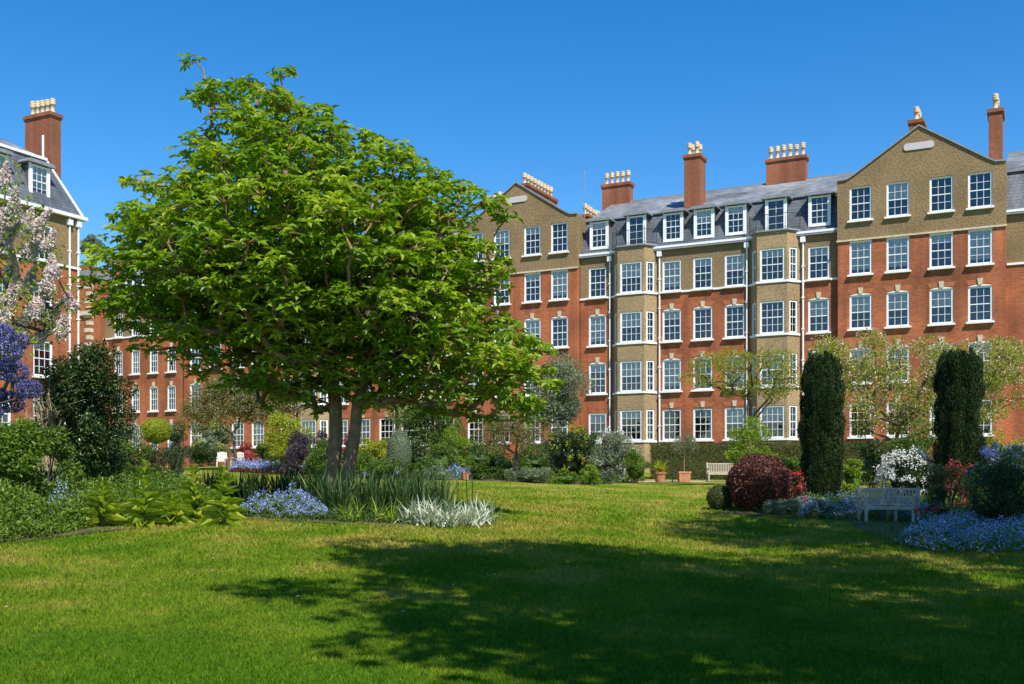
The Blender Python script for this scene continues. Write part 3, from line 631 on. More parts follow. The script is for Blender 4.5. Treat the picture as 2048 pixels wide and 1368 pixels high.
def poly_dist(x, y, poly):
    p = np.array(poly, float); q = np.roll(p, -1, 0); best = np.full(len(x), 1e9)
    for a, b_ in zip(p, q):
        ab = b_ - a; t = np.clip(((x - a[0]) * ab[0] + (y - a[1]) * ab[1]) / (ab @ ab), 0, 1)
        best = np.minimum(best, np.hypot(x - a[0] - t * ab[0], y - a[1] - t * ab[1]))
    return best
# ---------------------------------------------------------------- magnolia
TY = 25.0; tx = W(684, TY); tz = hz(tx, TY)
tree = thing('magnolia_tree', 'large magnolia with twin trunks and broad bright green crown in the flower bed', 'tree', (tx, TY, tz))
OUT = [(400, 98), (440, 118), (462, 165), (500, 160), (560, 140), (600, 165), (605, 200), (660, 225), (745, 255), (760, 285), (825, 285), (880, 325), (925, 345), (975, 385), (1025, 430), (1030, 455), (960, 450), (985, 480), (1045, 565), (1010, 590),
       (1000, 605), (1050, 640), (1112, 705), (1108, 790), (1070, 850), (960, 852), (860, 838), (770, 838), (700, 815), (600, 832), (500, 818), (460, 790), (400, 765), (330, 735), (255, 700), (195, 610), (152, 515), (215, 490), (235, 455), (212, 395), (255, 355), (330, 345), (385, 290), (440, 235), (365, 205), (362, 180), (390, 150), (378, 120)]
sc_ = TY / F
N0 = 60000; ex = rng.uniform(150, 1115, N0); ey = rng.uniform(95, 840, N0); ok = in_poly(ex, ey, OUT); ex, ey = ex[ok], ey[ok]
dd = poly_dist(ex, ey, OUT); ok = dd > 11; ex, ey, dd = ex[ok], ey[ok], dd[ok]
th = np.minimum(1.15 * dd * sc_ + .25, 3.1); ed = rng.uniform(-1, 1, len(ex)); ed = np.sign(ed) * np.abs(ed) ** .6 * th
cand = np.column_stack([(ex - 684) * sc_, ed, EYE + (HZ - ey) * sc_ - tz])
lob = []
for c in cand:
    if len(lob) >= 430: break
    if all((c[0] - l[0]) ** 2 + (c[1] - l[1]) ** 2 + ((c[2] - l[2]) * 1.1) ** 2 > .74 ** 2 for l in lob): lob.append(c)
lob = np.array(lob); dl = poly_dist(lob[:, 0] / sc_ + 684, HZ - (lob[:, 2] + tz - EYE) / sc_, OUT) * sc_
lob = np.column_stack([lob, np.clip(dl + .16, .34, .66)])
wd = MB()
rp1 = [(-.1, 0, -.15), (-.22, 0, .35), (-.2, 0, .9), (-.16, .05, 1.7), (-.16, .05, 2.5), (-.3, .1, 3.4)]
rp2 = [(.02, -.05, -.15), (.10, -.05, .5), (.22, -.1, 1.2), (.33, -.1, 1.9), (.38, -.1, 2.5), (.6, -.15, 3.3)]
r1 = [.26, .22, .175, .16, .155, .14]; r2 = [.22, .18, .15, .14, .135, .12]
left = lob[:, 0] < .15
skeleton(wd, rp1, r1, lob[left], .022, k=6); skeleton(wd, rp2, r2, lob[~left], .022, k=6)
wd.obj('trunk', M['bark'], tree, True)
cr = MB(); nw = 11500; w_ = lob[:, 3] ** 2; kk = rng.choice(len(lob), nw, p=w_ / w_.sum()); d = rdir(nw, .25)
Pw = lob[kk, :3] + d * (lob[kk, 3] * rng.uniform(.45, 1.12, nw))[:, None] * [1, 1, .48]
tone = rng.random(len(lob)) * .35
for q in range(6):
    a = q * 1.047 + rng.random(nw) * .7; ax = d * .35 + [0, 0, .75] + rdir(nw) * .35
    e1 = np.cross(ax, [1., .2, 0]); e1 /= np.linalg.norm(e1, axis=1)[:, None]; e2 = np.cross(ax, e1); e2 /= np.linalg.norm(e2, axis=1)[:, None]
    D = e1 * np.cos(a)[:, None] + e2 * np.sin(a)[:, None] + ax * rng.uniform(-.1, .55, nw)[:, None]
    L = rng.uniform(.12, .25, nw)
    cr.leaves(Pw, D, ax + rdir(nw) * .25, L, L * .46, fold=.16, droop=.25, rnd=np.clip(rng.random(nw) * .65 + tone[kk], 0, 1))
cr.obj('crown', M['magnolia'], tree)
tw = MB()
for i_ in rng.choice(nw, 2600, False): tw.tube([lob[kk[i_], :3], (lob[kk[i_], :3] + Pw[i_]) / 2 + rng.normal(0, .04, 3), Pw[i_]], [.014, .010, .006], 3, cap=False)
tw.obj('twigs', M['bark'], tree)
surf = np.where((d[:, 2] > .0) & (d[:, 1] < .4))[0]
fsel = surf[rng.choice(len(surf), 46, False)]
for i_ in fsel:
    f = MB(); n_ = 8; a = np.arange(n_) * 6.283 / n_
    D = np.column_stack([np.cos(a) * .5, np.sin(a) * .5, np.ones(n_) * .9]); f.leaves(np.zeros((n_, 3)), D, np.column_stack([-np.cos(a), -np.sin(a), np.ones(n_) * .3]), .15, .065, fold=.1, droop=-.1)
    o = f.obj('blossom', M['magfl'], tree); o.location = Pw[i_] + np.array([0, -.05, .06])
# ---------------------------------------------------------------- trees beside / behind the camera that shade the lawn
def shade_tree(label, base, centre, R, nl, lr, n, leaf, trunk_r):
    x, y = base; z0 = hz(x, y); t = thing('plane_tree', label, 'tree', (x, y, z0)); c = np.array(centre) - [x, y, z0]
    dd_ = rdir(nl); lo = np.column_stack([c + dd_ * np.array(R) * (rng.random(nl) ** .45)[:, None], lr * rng.uniform(.6, 1.3, nl)])
    w = MB(); hgt = c[2] - R[2] * .8
    skeleton(w, [(0, 0, -.2), (c[0] * .05, c[1] * .05, hgt * .5), (c[0] * .3, c[1] * .3, hgt)], [trunk_r, trunk_r * .8, trunk_r * .65], lo, .03)
    w.obj('trunk', M['bark'], t, True)
    m = MB(); scatter(m, lo, n, leaf, .8, clip=False); m.obj('crown', M['mid'], t); return t
shade_tree('tall tree beside the lawn whose overhanging crown dapples the near grass', (9.2, 1.5), (4.4, 4.9, 12.2), (4.0, 5.8, 2.2), 92, .85, 11000, .26, .4)
shade_tree('broad tree right of the lawn casting dappled shade over the near right grass', (14, 1.0), (9.6, 1.6, 13.4), (6.6, 7.2, 2.6), 150, 1.0, 20000, .27, .42)
shade_tree('tall tree right of the curved bench shading the border', (20.0, 13.0), (17.2, 13.0, 17.2), (8.2, 9.2, 3.2), 270, 1.1, 36000, .3, .45)
# ---------------------------------------------------------------- shrubs left
def flower_tree(name, label, cat, base, lobes_px, Y, leaf_m, nleaf, leaf, fl_m, nfl, fl, rootz=None, trunk_r=.12, flat=.8, bark='bark_dark', group=None, lean=(0, 0), flw=.8, tip=.014):
    """open tree from lobes given as (px, py, rpx, dy)"""
    x = W(base, Y); z0 = hz(x, Y); t = thing(name, label, cat, (x, Y, z0), 0, group)
    lo = np.array([((px - 1024) / F * (Y + dy) - x, dy, Zp(py, Y + dy) - z0, r / F * Y) for px, py, r, dy in lobes_px])
    cz = lo[:, 2].min(); w = MB(); top = max(.5, cz * .75)
    skeleton(w, [(0, 0, -.1), (lean[0] * .4, lean[1] * .4, top * .5), (lean[0], lean[1], top)], [trunk_r, trunk_r * .8, trunk_r * .65], lo, tip); w.obj('trunk', M[bark], t, True)
    m = MB()
    if nleaf: scatter(m, lo, nleaf, leaf, .5, flat, clip=False)
    m.obj('crown', M[leaf_m], t)
    if nfl: f = MB(); scatter(f, lo, nfl, fl, flw, flat, (.75, 1.1), clip=False); f.obj('blossom', M[fl_m], t)
    return t
def spread(poly, k, r, dy, seed=None):
    g = rng if seed is None else np.random.default_rng(seed); p = np.array(poly); out = []
    while len(out) < k:
        x, y = g.uniform(p[:, 0].min(), p[:, 0].max()), g.uniform(p[:, 1].min(), p[:, 1].max())
        if in_poly(np.array([x]), np.array([y]), poly)[0]: out.append((x, y, r * g.uniform(.7, 1.3), g.uniform(-dy, dy)))
    return out
# pale pink lilac: pointed panicles
x0 = W(-20, 27); t = thing('lilac_tree', 'lilac with pale pink flower panicles in front of the corner block', 'tree', (x0, 27, hz(x0, 27)))
pan = [(10, 350, 22), (30, 400, 22), (55, 440, 24), (20, 470, 26), (85, 440, 20), (70, 490, 26), (25, 530, 28), (100, 480, 18), (60, 560, 28), (105, 530, 20), (20, 590, 28), (80, 600, 26), (110, 620, 22), (125, 650, 18), (50, 640, 28), (90, 665, 22), (5, 440, 25), (10, 640, 24), (95, 560, 22), (140, 600, 16), (40, 690, 20), (-20, 420, 30), (-30, 520, 35), (-25, 620, 35)]
lo = []
w = MB(); m = MB(); f = MB()
for px, py, r in pan:
    dy = rng.uniform(-1.2, 1.2); c = np.array([W(px, 27 + dy) - x0, dy, Zp(py, 27 + dy) - hz(x0, 27)]); rr = r / F * 27
    ax = np.array([.35 + rng.normal(0, .25), rng.normal(0, .3), .9]); n = 900; u = rng.random(n)
    P = c + ax * (u - .5)[:, None] * rr * 2.2 + rdir(n) * (rr * .62 * (1.05 - u))[:, None]
    f.leaves(P, rdir(n), rdir(n), (.07 * rng.uniform(.7, 1.3, n)), .055); lo.append([*c, rr])
lo = np.array(lo); skeleton(w, [(0, 0, -.1), (.1, 0, 1.5), (.2, 0, 2.6)], [.12, .1, .08], lo, .016); w.obj('trunk', M['bark_dark'], t, True)
scatter(m, lo, 1500, .12, .6, 1.0, (.8, 1.5), clip=False); m.obj('leaves', M['bright'], t); f.obj('blossom', M['lilac'], t)
# blue ceanothus at the left edge
t = flower_tree('ceanothus_shrub', 'deep blue flowering ceanothus at the left end of the bed', 'shrub', -40, spread([(-120, 640), (30, 650), (62, 700), (70, 780), (40, 830), (-120, 830)], 26, 20, 1.0), 22, 'dark', 5000, .06, 'ceanothus', 15000, .04, trunk_r=.1)
bush('green_shrub', 'bright green leafy shrub below the blue ceanothus', 'shrub', 5, 21, 835, 165, 'fern', 15000, .09)
bush('bramble_shrub', 'loose olive green shrub with arching stems beside the dark evergreen', 'shrub', 85, 22.5, 855, 150, 'mid', 5000, .085, core=False)
# dark evergreen with bare pale twigs
x = W(150, 29); t = bush('dark_evergreen_shrub', 'tall dark evergreen shrub with bare pale twigs on its sunny side', 'shrub', 165, 30, 690, 190, 'dark', 20000, .11, depth=.9)
s = MB(); zz = t.location.z
for q in range(26):
    a0 = rng.uniform(-1.1, .25); hgt = rng.uniform(1.9, 3.6); p = [(-.35 + rng.normal(0, .12), -.9, 0)]; dx = rng.normal(0, .2) + a0 * .35
    for k in range(1, 6): p.append((p[-1][0] + dx * .28 + rng.normal(0, .05), -1.1 - .06 * k + rng.normal(0, .06), hgt * k / 5))
    s.tube(p, np.linspace(.035, .008, 6), 5)
    for b_ in range(3):
        i_ = rng.integers(2, 5); q0 = np.array(p[i_]); s.tube([q0, q0 + [rng.normal(0, .2), rng.normal(0, .1), .3], q0 + [rng.normal(0, .35), rng.normal(0, .1), .65]], [.014, .009, .005], 4)
s.obj('bare_twigs', M['twig'], t)
bush('glaucous_shrub', 'rounded blue-green shrub behind the dark evergreen', 'shrub', 235, 38, 845, 110, 'grey', 7000, .08)
bush('understory_shrub', 'shadowed blue-green bush between the dark evergreen and the yellow topiary', 'shrub', 235, 33, 880, 130, 'mid', 6000, .08)
bush('topiary_dome', 'clipped yellow-green dome topiary on dark stems', 'shrub', 312, 40, 838, 60, 'yellow', 6500, .05, kind='clip', base=Zp(885, 40))
s = MB(); x = W(318, 36); z = hz(x, 36); t = thing('leggy_shrub', 'dark leggy shrub of upright stems under the yellow topiary dome', 'shrub', (x, 36, z))
for q in range(70):
    a = rng.normal(0, .55); s.tube([(a * .5, rng.normal(0, .3), -.05), (a * .8, rng.normal(0, .35), .7), (a * 1.15, rng.normal(0, .4), rng.uniform(1.0, 1.75))], [.016, .012, .005], 4)
s.obj('stems', M['bark_dark'], t); m = MB(); lo = ell_lobes((0, 0, .9), (.95, .7, .75), 40, .3); scatter(m, lo, 4500, .08, .4, clip=False); m.obj('foliage', M['dark'], t)
bush('dark_ball_shrub', 'dark green rounded shrub beside the yellow topiary dome', 'shrub', 352, 41, 842, 44, 'dark', 3500, .07)
# feathery bronze tree
flower_tree('feathery_tree', 'feathery bronze-green tree with thin leaning trunk before the brick wall', 'tree', 474, spread([(365, 800), (400, 770), (480, 765), (560, 780), (600, 810), (560, 840), (470, 835), (390, 850)], 46, 26, 1.6), 62, 'olive', 19000, .13, None, 0, 0, trunk_r=.13, lean=(-.3, 0))
bush('variegated_climber', 'variegated cream and green climbing shrub against the wall', 'shrub', 420, 72, 845, 80, 'grey', 6000, .14, flower=('yellow', 1200, .12, False))
bush('red_azalea', 'low pinkish red azalea at the foot of the feathery tree', 'shrub', 494, 71, 883, 44, 'redacer', 2500, .1)
bush('golden_bush', 'large rounded yellow-green bush behind the purple smoke bush', 'shrub', 577, 56, 823, 95, 'yellow', 10000, .11)
bush('smoke_bush', 'dusky purple smoke bush in front of the golden bush', 'shrub', 590, 52, 858, 68, 'smoke', 6000, .09)
bush('smoke_bush', 'smaller dusky purple smoke bush close beside the tree trunk', 'shrub', 645, 54, 852, 44, 'smoke', 3200, .09)
bush('green_filler_shrub', 'mid green shrub in front of the purple smoke bush', 'shrub', 632, 50, 880, 64, 'mid', 4000, .09)
bush('red_shrub', 'thin red-leaved small tree seen between the magnolia trunks', 'shrub', 700, 55, 858, 38, 'redacer', 1800, .09, core=False)
bush('golden_euonymus', 'yellow leaved shrub right of the magnolia trunks', 'shrub', 738, 52, 868, 60, 'yellow', 5000, .09)
bush('golden_shrub', 'small dull yellow shrub touching the grey-green ball', 'shrub', 768, 53, 876, 40, 'yellow', 3000, .08)
bush('grey_ball_shrub', 'clipped grey-green ball shrub in the far border', 'shrub', 798, 50, 862, 48, 'grey', 6500, .06, kind='clip')
flower_tree('small_green_tree', 'leafy mid green small tree before the ground floor windows', 'tree', 850, spread([(785, 830), (850, 800), (905, 830), (915, 870), (850, 885), (790, 860)], 26, 22, 1.0), 57, 'mid', 9000, .13, None, 0, 0, trunk_r=.08)
bush('green_dome_shrub', 'domed yellow-topped green shrub in the far border', 'shrub', 912, 49, 856, 66, 'bright', 6500, .08)
bush('green_mound_shrub', 'broad dark green mound below the domed shrub', 'shrub', 882, 48, 890, 72, 'mid', 5500, .08)
flower_tree('apple_tree', 'small spreading twiggy fruit tree with reddish trunk in the far border', 'tree', 1033, spread([(945, 870), (980, 835), (1040, 825), (1095, 840), (1110, 865), (1060, 885), (990, 890)], 44, 20, 1.3), 47, 'olive', 8500, .075, None, 0, 0, trunk_r=.12, tip=.018)
flower_tree('feathery_green_tree', 'tall feathery green tree beside the left gable wall', 'tree', 1085, spread([(1095, 735), (1130, 720), (1160, 760), (1150, 820), (1110, 860), (1080, 830), (1085, 770)], 34, 24, 1.2), 58, 'grey', 15000, .12, None, 0, 0, trunk_r=.14)
bush('bronze_tipped_shrub', 'large dark glossy shrub with yellow-bronze tips by the path', 'shrub', 1140, 50, 850, 100, 'dark', 9000, .1, flower=('yellow', 900, .09, False))
bush('choisya_shrub', 'grey-green shrub covered in white blossom along its lower side', 'shrub', 1228, 53, 862, 96, 'grey', 8000, .09, flower=('whitefl', 1700, .08, True))
bush('conical_green_shrub', 'fresh green rounded shrub at the end of the clipped hedge', 'shrub', 1272, 51, 902, 62, 'fern', 5500, .07)
bush('low_green_shrub', 'low bright green mound at the front of the far border', 'shrub', 1177, 47.5, 925, 46, 'bright', 3000, .07)
for px, Y, top, w_, mt, lb_ in ((1060, 46.5, 938, 90, 'grey', 'silvery low edging mound under the twiggy fruit tree'), (1130, 47, 943, 70, 'fern', 'low grassy green edging mound in front of the bronze-tipped shrub'), (1215, 49, 940, 26, 'grey', 'small grey lavender mound by the gravel path'), (958, 46.5, 928, 36, 'mid', 'round green mound right of the terracotta pot'),
                            (880, 46, 935, 58, 'grey', 'blue-green lavender mound left of the terracotta pot'), (1005, 47.5, 925, 56, 'mid', 'loose green perennial clump left of the reddish trunk'), (830, 47, 925, 50, 'fern', 'green perennial clump under the domed shrub'), (770, 47.5, 915, 70, 'mid', 'tall green perennial clump right of the magnolia trunks'), (1000, 54, 895, 90, 'dark', 'dark green shrub behind the twiggy fruit tree'), (715, 50, 905, 60, 'fern', 'green perennial clump behind the magnolia trunks'), (660, 51, 905, 60, 'bright', 'bright green perennial clump left of the magnolia trunks')):
    bush('perennial_clump', lb_, 'plant', px, Y, top, w_, mt, 3200, .08, stems=False)
for px, Y, top, w_, mt, lb_ in ((825, 53, 888, 84, 'dark', 'dark green backing shrub between the grey ball and the domed shrub'), (955, 53, 876, 92, 'mid', 'mid green backing shrub right of the domed shrub'), (1062, 52, 888, 84, 'mid', 'mid green backing shrub behind the reddish trunk'), (1105, 54, 876, 70, 'grey', 'grey-green backing shrub left of the bronze-tipped shrub'),
                                (690, 57, 885, 90, 'dark', 'dark backing shrub seen between the magnolia trunks'), (540, 66, 885, 60, 'mid', 'low green shrub left of the golden bush'), (400, 70, 885, 60, 'dark', 'dark low shrub at the foot of the variegated climber'), (1190, 56, 870, 60, 'mid', 'green shrub behind the white blossomed shrub'), (780, 56, 880, 60, 'fern', 'fresh green shrub behind the grey ball'), (880, 56, 872, 60, 'mid', 'green shrub under the small leafy tree')):
    bush('backing_shrub', lb_, 'shrub', px, Y, top, w_, mt, 4500, .1)
# blue forget-me-nots: soft low drifts
def drift(label, pts, n, hgt=.3, leafm='fern', flm='blue', leaf=.05, fl=.03, nf=None, name='forget_me_not_drift', cat='flowers'):
    p = np.array(pts); c = p.mean(0); lo, hi = p.min(0), p.max(0); t = thing(name, label, cat, (c[0], c[1], hz(*c)))
    tuft = rng.uniform(.45, 1.25, 97)
    def samp(n):
        q = rng.uniform(lo, hi, (n * 3, 2)); q = q[in_poly(q[:, 0], q[:, 1], pts)][:n]
        d_ = poly_dist(q[:, 0], q[:, 1], pts); hh = hgt * np.minimum(1, .35 + d_ / .5) * (.8 + .3 * np.sin(q[:, 0] * 3.1) * np.sin(q[:, 1] * 2.3 + 1)) * tuft[(np.floor(q[:, 0] / .13).astype(int) * 31 + np.floor(q[:, 1] / .13).astype(int) * 17) % 97]; return q, hh
    q, hh = samp(n); z = H(q[:, 0], q[:, 1]); u = rng.random(len(q)) ** .6
    m = MB(); m.leaves(np.column_stack([q, z + hh * u * .9]) - np.array([c[0], c[1], hz(*c)]), rdir(len(q), .4), rdir(len(q), .8), leaf * rng.uniform(.7, 1.5, len(q)), leaf * .45); m.obj('foliage', M[leafm], t)
    q, hh = samp(nf or n); z = H(q[:, 0], q[:, 1]); u = .72 + .4 * rng.random(len(q))
    m = MB(); m.leaves(np.column_stack([q, z + hh * u]) - np.array([c[0], c[1], hz(*c)]), rdir(len(q)), rdir(len(q), 1.), fl * rng.uniform(.7, 1.4, len(q)), fl); m.obj('flowers', M[flm], t)
    return t
Wp = lambda *pp: [(W(x, y), y) for x, y in pp]
drift('pale blue forget-me-nots in the island bed near the white chairs', Wp((455, 60), (540, 56), (640, 54), (650, 57), (560, 62), (470, 64)), 7000, .55, leaf=.09, fl=.07)
drift('dark red heuchera edging before the pale blue forget-me-nots', Wp((460, 58.8), (540, 54.8), (650, 52.6), (652, 53.6), (540, 56), (462, 60)), 3500, .35, 'heuchera', 'heuchera', .1, .1, name='heuchera_edging', cat='plants')
drift('pale blue forget-me-nots in the far border by the terracotta pot', Wp((830, 47), (900, 46.6), (960, 47), (950, 49.5), (850, 50)), 4500, .5, leaf=.08, fl=.055)
drift('pale blue forget-me-nots right of the magnolia trunks', Wp((725, 49), (800, 48.5), (800, 52), (725, 52)), 4000, .6, leaf=.08, fl=.055)
drift('blue forget-me-nots spilling at the front of the island bed', G((482, 1037), (560, 1037), (610, 1040), (650, 1044)) + [(W(655, 22.6), 22.6), (W(600, 23.8), 23.8), (W(520, 24), 24), (W(475, 23), 23)], 12000, .6, leaf=.05, fl=.028, nf=5500)
drift('sparse blue forget-me-nots among the left bed greenery', [(W(90, 20), 20), (W(175, 21), 21), (W(170, 23), 23), (W(60, 22.5), 22.5)], 2600, .75, leaf=.05, fl=.03, nf=1300)
drift('deep blue forget-me-nots in the shade beside the curved bench', G((1790, 1090), (1850, 1105), (1950, 1111), (2075, 1106)) + [(14, 26.5), (12.5, 28), (10.9, 27.4)], 20000, .46, leaf=.055, fl=.034, nf=8500)
drift('deep blue forget-me-nots behind the curved bench', [(8.2, 30), (11.5, 29.6), (13, 31), (12.5, 34), (9, 34)], 9000, .5, leaf=.055, fl=.036, nf=5500)
# mixed ground cover of the front bed
def cover(name, label, pts, n, hgt, mat, leaf, kind='stuff'):
    p = np.array(pts); q = rng.uniform(p.min(0), p.max(0), (n * 3, 2)); q = q[in_poly(q[:, 0], q[:, 1], pts)][:n]
    d_ = poly_dist(q[:, 0], q[:, 1], pts); hh = hgt * np.minimum(1, .3 + d_ / .9) * (.7 + .5 * np.sin(q[:, 0] * 2.3 + 1) * np.sin(q[:, 1] * 1.9)) * rng.random(len(q)) ** .7
    m = MB(); m.leaves(np.column_stack([q, H(q[:, 0], q[:, 1]) + .03 + hh]), rdir(len(q), .3), rdir(len(q), 1.), leaf * rng.uniform(.6, 1.5, len(q)), leaf * .55); return tag(m.obj(name, M[mat]), label, 'plants', kind=kind)
lb_poly = G((470, 1036), (330, 1042), (200, 1055), (100, 1075), (-20, 1092)) + [(-11.3, 18.2), (-12.5, 24), (-9, 27), (W(470, 26), 26)]
cover('ground_cover', 'mixed green leafy ground cover filling the left bed', lb_poly, 42000, .8, 'fern', .085)
cover('low_ground_cover', 'dark green low leaves under the magnolia', G((470, 1036), (700, 1047), (850, 1053), (985, 1045)) + [(W(960, 25.5), 25.5), (W(700, 28), 28), (W(470, 27.5), 27.5)], 11000, .16, 'iris', .08)
cover('border_cover', 'low green leaves covering the right border soil', G((1420, 1014), (1530, 1030), (1600, 1033)) + [(9.0, 29.8), (13, 27.5), (17, 27), (19.5, 36), (15, 41), (10.5, 40)], 20000, .35, 'mid', .09)
cover('far_border_cover', 'low mixed greenery covering the far border', far_bed, 16000, .45, 'mid', .12)
# strap-leaved plants
def strap_clump(mb, c, n, L, wd, spread_=.5, stiff=.5, seg=4):
    a = rng.random(n) * 6.283; el = rng.normal(0, 1, n); out = np.abs(rng.normal(0, spread_, n)) + .08; Ls = L * rng.uniform(.6, 1.15, n)
    d0 = np.column_stack([np.cos(a) * out, np.sin(a) * out, np.ones(n)]); d0 /= np.linalg.norm(d0, axis=1)[:, None]
    side = np.column_stack([-np.sin(a), np.cos(a), 0 * a]); tw_ = rng.normal(0, .6, n); side = side * np.cos(tw_)[:, None] + np.column_stack([np.cos(a), np.sin(a), 0 * a]) * np.sin(tw_)[:, None]
    base = np.array(c) + np.column_stack([rng.normal(0, .06, n), rng.normal(0, .06, n), np.zeros(n)])
    V = []; p = base.copy(); dcur = d0.copy(); rows = []
    for s_ in range(seg + 1):
        w_ = wd * (1 - (s_ / seg) ** 2 * .93) * .5; rows.append(np.stack([p - side * w_, p + side * w_], 1))
        p = p + dcur * (Ls / seg)[:, None]; dcur = dcur + np.column_stack([np.cos(a) * .25, np.sin(a) * .25, -np.ones(n) * .33]) * ((1 - stiff) * np.abs(el) * 1.0)[:, None]; dcur /= np.linalg.norm(dcur, axis=1)[:, None]
    v = np.stack(rows, 1).reshape(-1, 3); b_ = np.arange(n)[:, None, None] * (2 * (seg + 1)); k = np.arange(seg)[None, :, None] * 2
    f = (b_ + k + np.array([0, 1, 3, 2])[None, None]).reshape(-1, 4); mb.add(v, f, rnd=np.repeat(rng.random(n), seg))
def clump(name, label, cat, px, Y, mat, n, L, wd, group=None, **kw):
    x = W(px, Y); t = MB(); strap_clump(t, (0, 0, 0), n, L, wd, **kw); o = t.obj(name, M[mat]); o.location = (x, Y, hz(x, Y) + .02); return tag(o, label, cat, group)
for px, Y in [(520, 25.2), (560, 25.5), (600, 25.0), (630, 24.0), (655, 23.2), (690, 22.8), (720, 23.4), (745, 22.6), (775, 23.2), (800, 22.4), (825, 23.3), (850, 22.8), (480, 25.4), (500, 24.6), (580, 26.2), (640, 26.0), (740, 25.4), (790, 25.0), (840, 24.4), (880, 23.6), (440, 26.0), (410, 26.4)]:
    clump('iris_clump', 'dark green upright iris clump under the magnolia', 'plant', px + rng.normal(0, 4), Y, 'iris', 70, .98, .045, 'dark iris clumps under the magnolia', spread_=.22, stiff=.75)
for px, Y in [(815, 21.3), (845, 20.9), (875, 20.8), (905, 20.9), (930, 21.3), (955, 21.6), (860, 21.9), (900, 22.0), (975, 22.0)]:
    clump('variegated_iris', 'cream striped strap-leaved clump at the tip of the island bed', 'plant', px + rng.normal(0, 3), Y, 'variegated', 42, .62, .042, 'striped clumps at the bed tip', spread_=.65, stiff=.3)
for px, Y in [(690, 21.6), (715, 21.3), (760, 21.4), (785, 21.2)]:
    clump('daylily_clump', 'arching yellow-green strap-leaved clump at the bed edge below the trunks', 'plant', px, Y, 'bright', 26, .6, .03, 'arching clumps at the bed edge', spread_=.8, stiff=.2)
clump('grass_clump', 'arching grassy clump between the tall leafy spires', 'plant', 265, 22.5, 'fern', 90, 1.15, .03, spread_=.6, stiff=.25)
clump('grass_clump', 'fresh green grassy tuft beside the curved bench', 'plant', 1665, 31.5, 'bright', 90, .8, .025, spread_=.5, stiff=.4)
s = MB()
for q in range(60):
    px = rng.uniform(480, 960); Y = rng.uniform(23.5, 26); x = W(px, Y); z = hz(x, Y); l = rng.uniform(.8, 1.2); s.tube([(x, Y, z), (x + rng.normal(0, .03), Y, z + l * .6), (x + rng.normal(0, .07), Y, z + l)], [.008, .007, .005], 4); s.leaves(np.tile([[x, Y, z + l]], (5, 1)), rdir(5, .8), rdir(5), .05, .03)
tag(s.obj('seed_stems', M['iris']), 'thin dark upright stems rising from the iris bed', 'stems', kind='stuff')
def spire(label, px, Y, hgt, spread_=.5):
    x = W(px, Y); z = hz(x, Y); t = thing('foxglove_plant', label, 'plant', (x, Y, z)); s = MB(); s.tube([(0, 0, -.02), (.01, 0, hgt * .6), (.02, .01, hgt)], [.025, .018, .006], 6); s.obj('stem', M['fern'], t)
    m = MB(); n = 95; u = rng.random(n) ** .9; a = rng.random(n) * 6.283; P = np.column_stack([.012 * np.cos(a), .012 * np.sin(a), u * hgt]); out = np.column_stack([np.cos(a), np.sin(a), .25 + u * 1.1]); L = (.13 + .5 * (1 - u) ** 1.2) * rng.uniform(.75, 1.1, n)
    nrm = np.column_stack([-np.cos(a) * .5, -np.sin(a) * .5, np.ones(n)]); m.leaves(P, out, nrm, L, L * .36, fold=.18, droop=.35); m.obj('leaves', M['foxglove'], t); return t
spire('tall foxglove rosette at the left end of the leafy spires', 205, 20.4, .95); spire('tallest leafy foxglove spire of the bed', 290, 20.6, 1.3); spire('slender foxglove spire behind the other rosettes', 388, 22.2, 1.1); spire('foxglove spire next to the blue forget-me-nots', 447, 20.9, 1.15); spire('small foxglove rosette between two taller spires', 345, 21.0, .6)
# ---------------------------------------------------------------- pots, seats
def tub(label, px, Y, hpx, wpx, square=False):
    x = W(px, Y); z = hz(x, Y) + .02; h = hpx / F * Y; r = wpx / 2 / F * Y; mb = MB()
    if square:
        a, b_ = r * .86, r; v = [(sx * q, sy * q, zz) for q, zz in ((a, 0), (b_, h * .82)) for sx, sy in ((-1, -1), (1, -1), (1, 1), (-1, 1))]; mb.add(v, np.array([[3, 2, 1, 0], [4, 5, 6, 7], [0, 1, 5, 4], [1, 2, 6, 5], [2, 3, 7, 6], [3, 0, 4, 7]])); mb.box(-b_ * 1.06, b_ * 1.06, -b_ * 1.06, b_ * 1.06, h * .82, h)
    else: mb.lathe([(r * .7, 0), (r * .92, h * .78), (r, h * .79), (r * 1.04, h), (r * .9, h), (r * .86, h * .9)], k=18)
    o = mb.obj('planter', M['terracotta']); o.location = (x, Y, z); tag(o, label, 'planter'); return x, Y, z + h
tub('small round terracotta pot at the front of the far border', 931, 46, 17, 17)
x, Y, z = tub('wide terracotta pot holding yellow-green strap leaves by the path', 1320, 52.5, 20, 26)
o = MB(); strap_clump(o, (0, 0, 0), 110, .8, .05, spread_=.7, stiff=.35); o = tag(o.obj('potted_strap_plant', M['yellow']), 'yellow-green strap-leaved plant in the wide terracotta pot', 'plant'); o.location = (x, Y, z - .06)
x, Y, z = tub('square terracotta planter holding a standard olive tree', 1368, 52.5, 21, 24, True)
t = thing('olive_tree', 'small standard olive with grey leaves in the square terracotta planter', 'tree', (x, Y, z - .08)); s = MB(); lo = ell_lobes((0, 0, 1.5), (.62, .62, .5), 20, .34); skeleton(s, [(0, 0, -.05), (.01, 0, .6), (0, 0, 1.15)], [.035, .03, .028], lo, .008); s.obj('trunk', M['bark'], t); m = MB(); scatter(m, lo, 2600, .075, .3, clip=False); m.obj('crown', M['grey'], t)
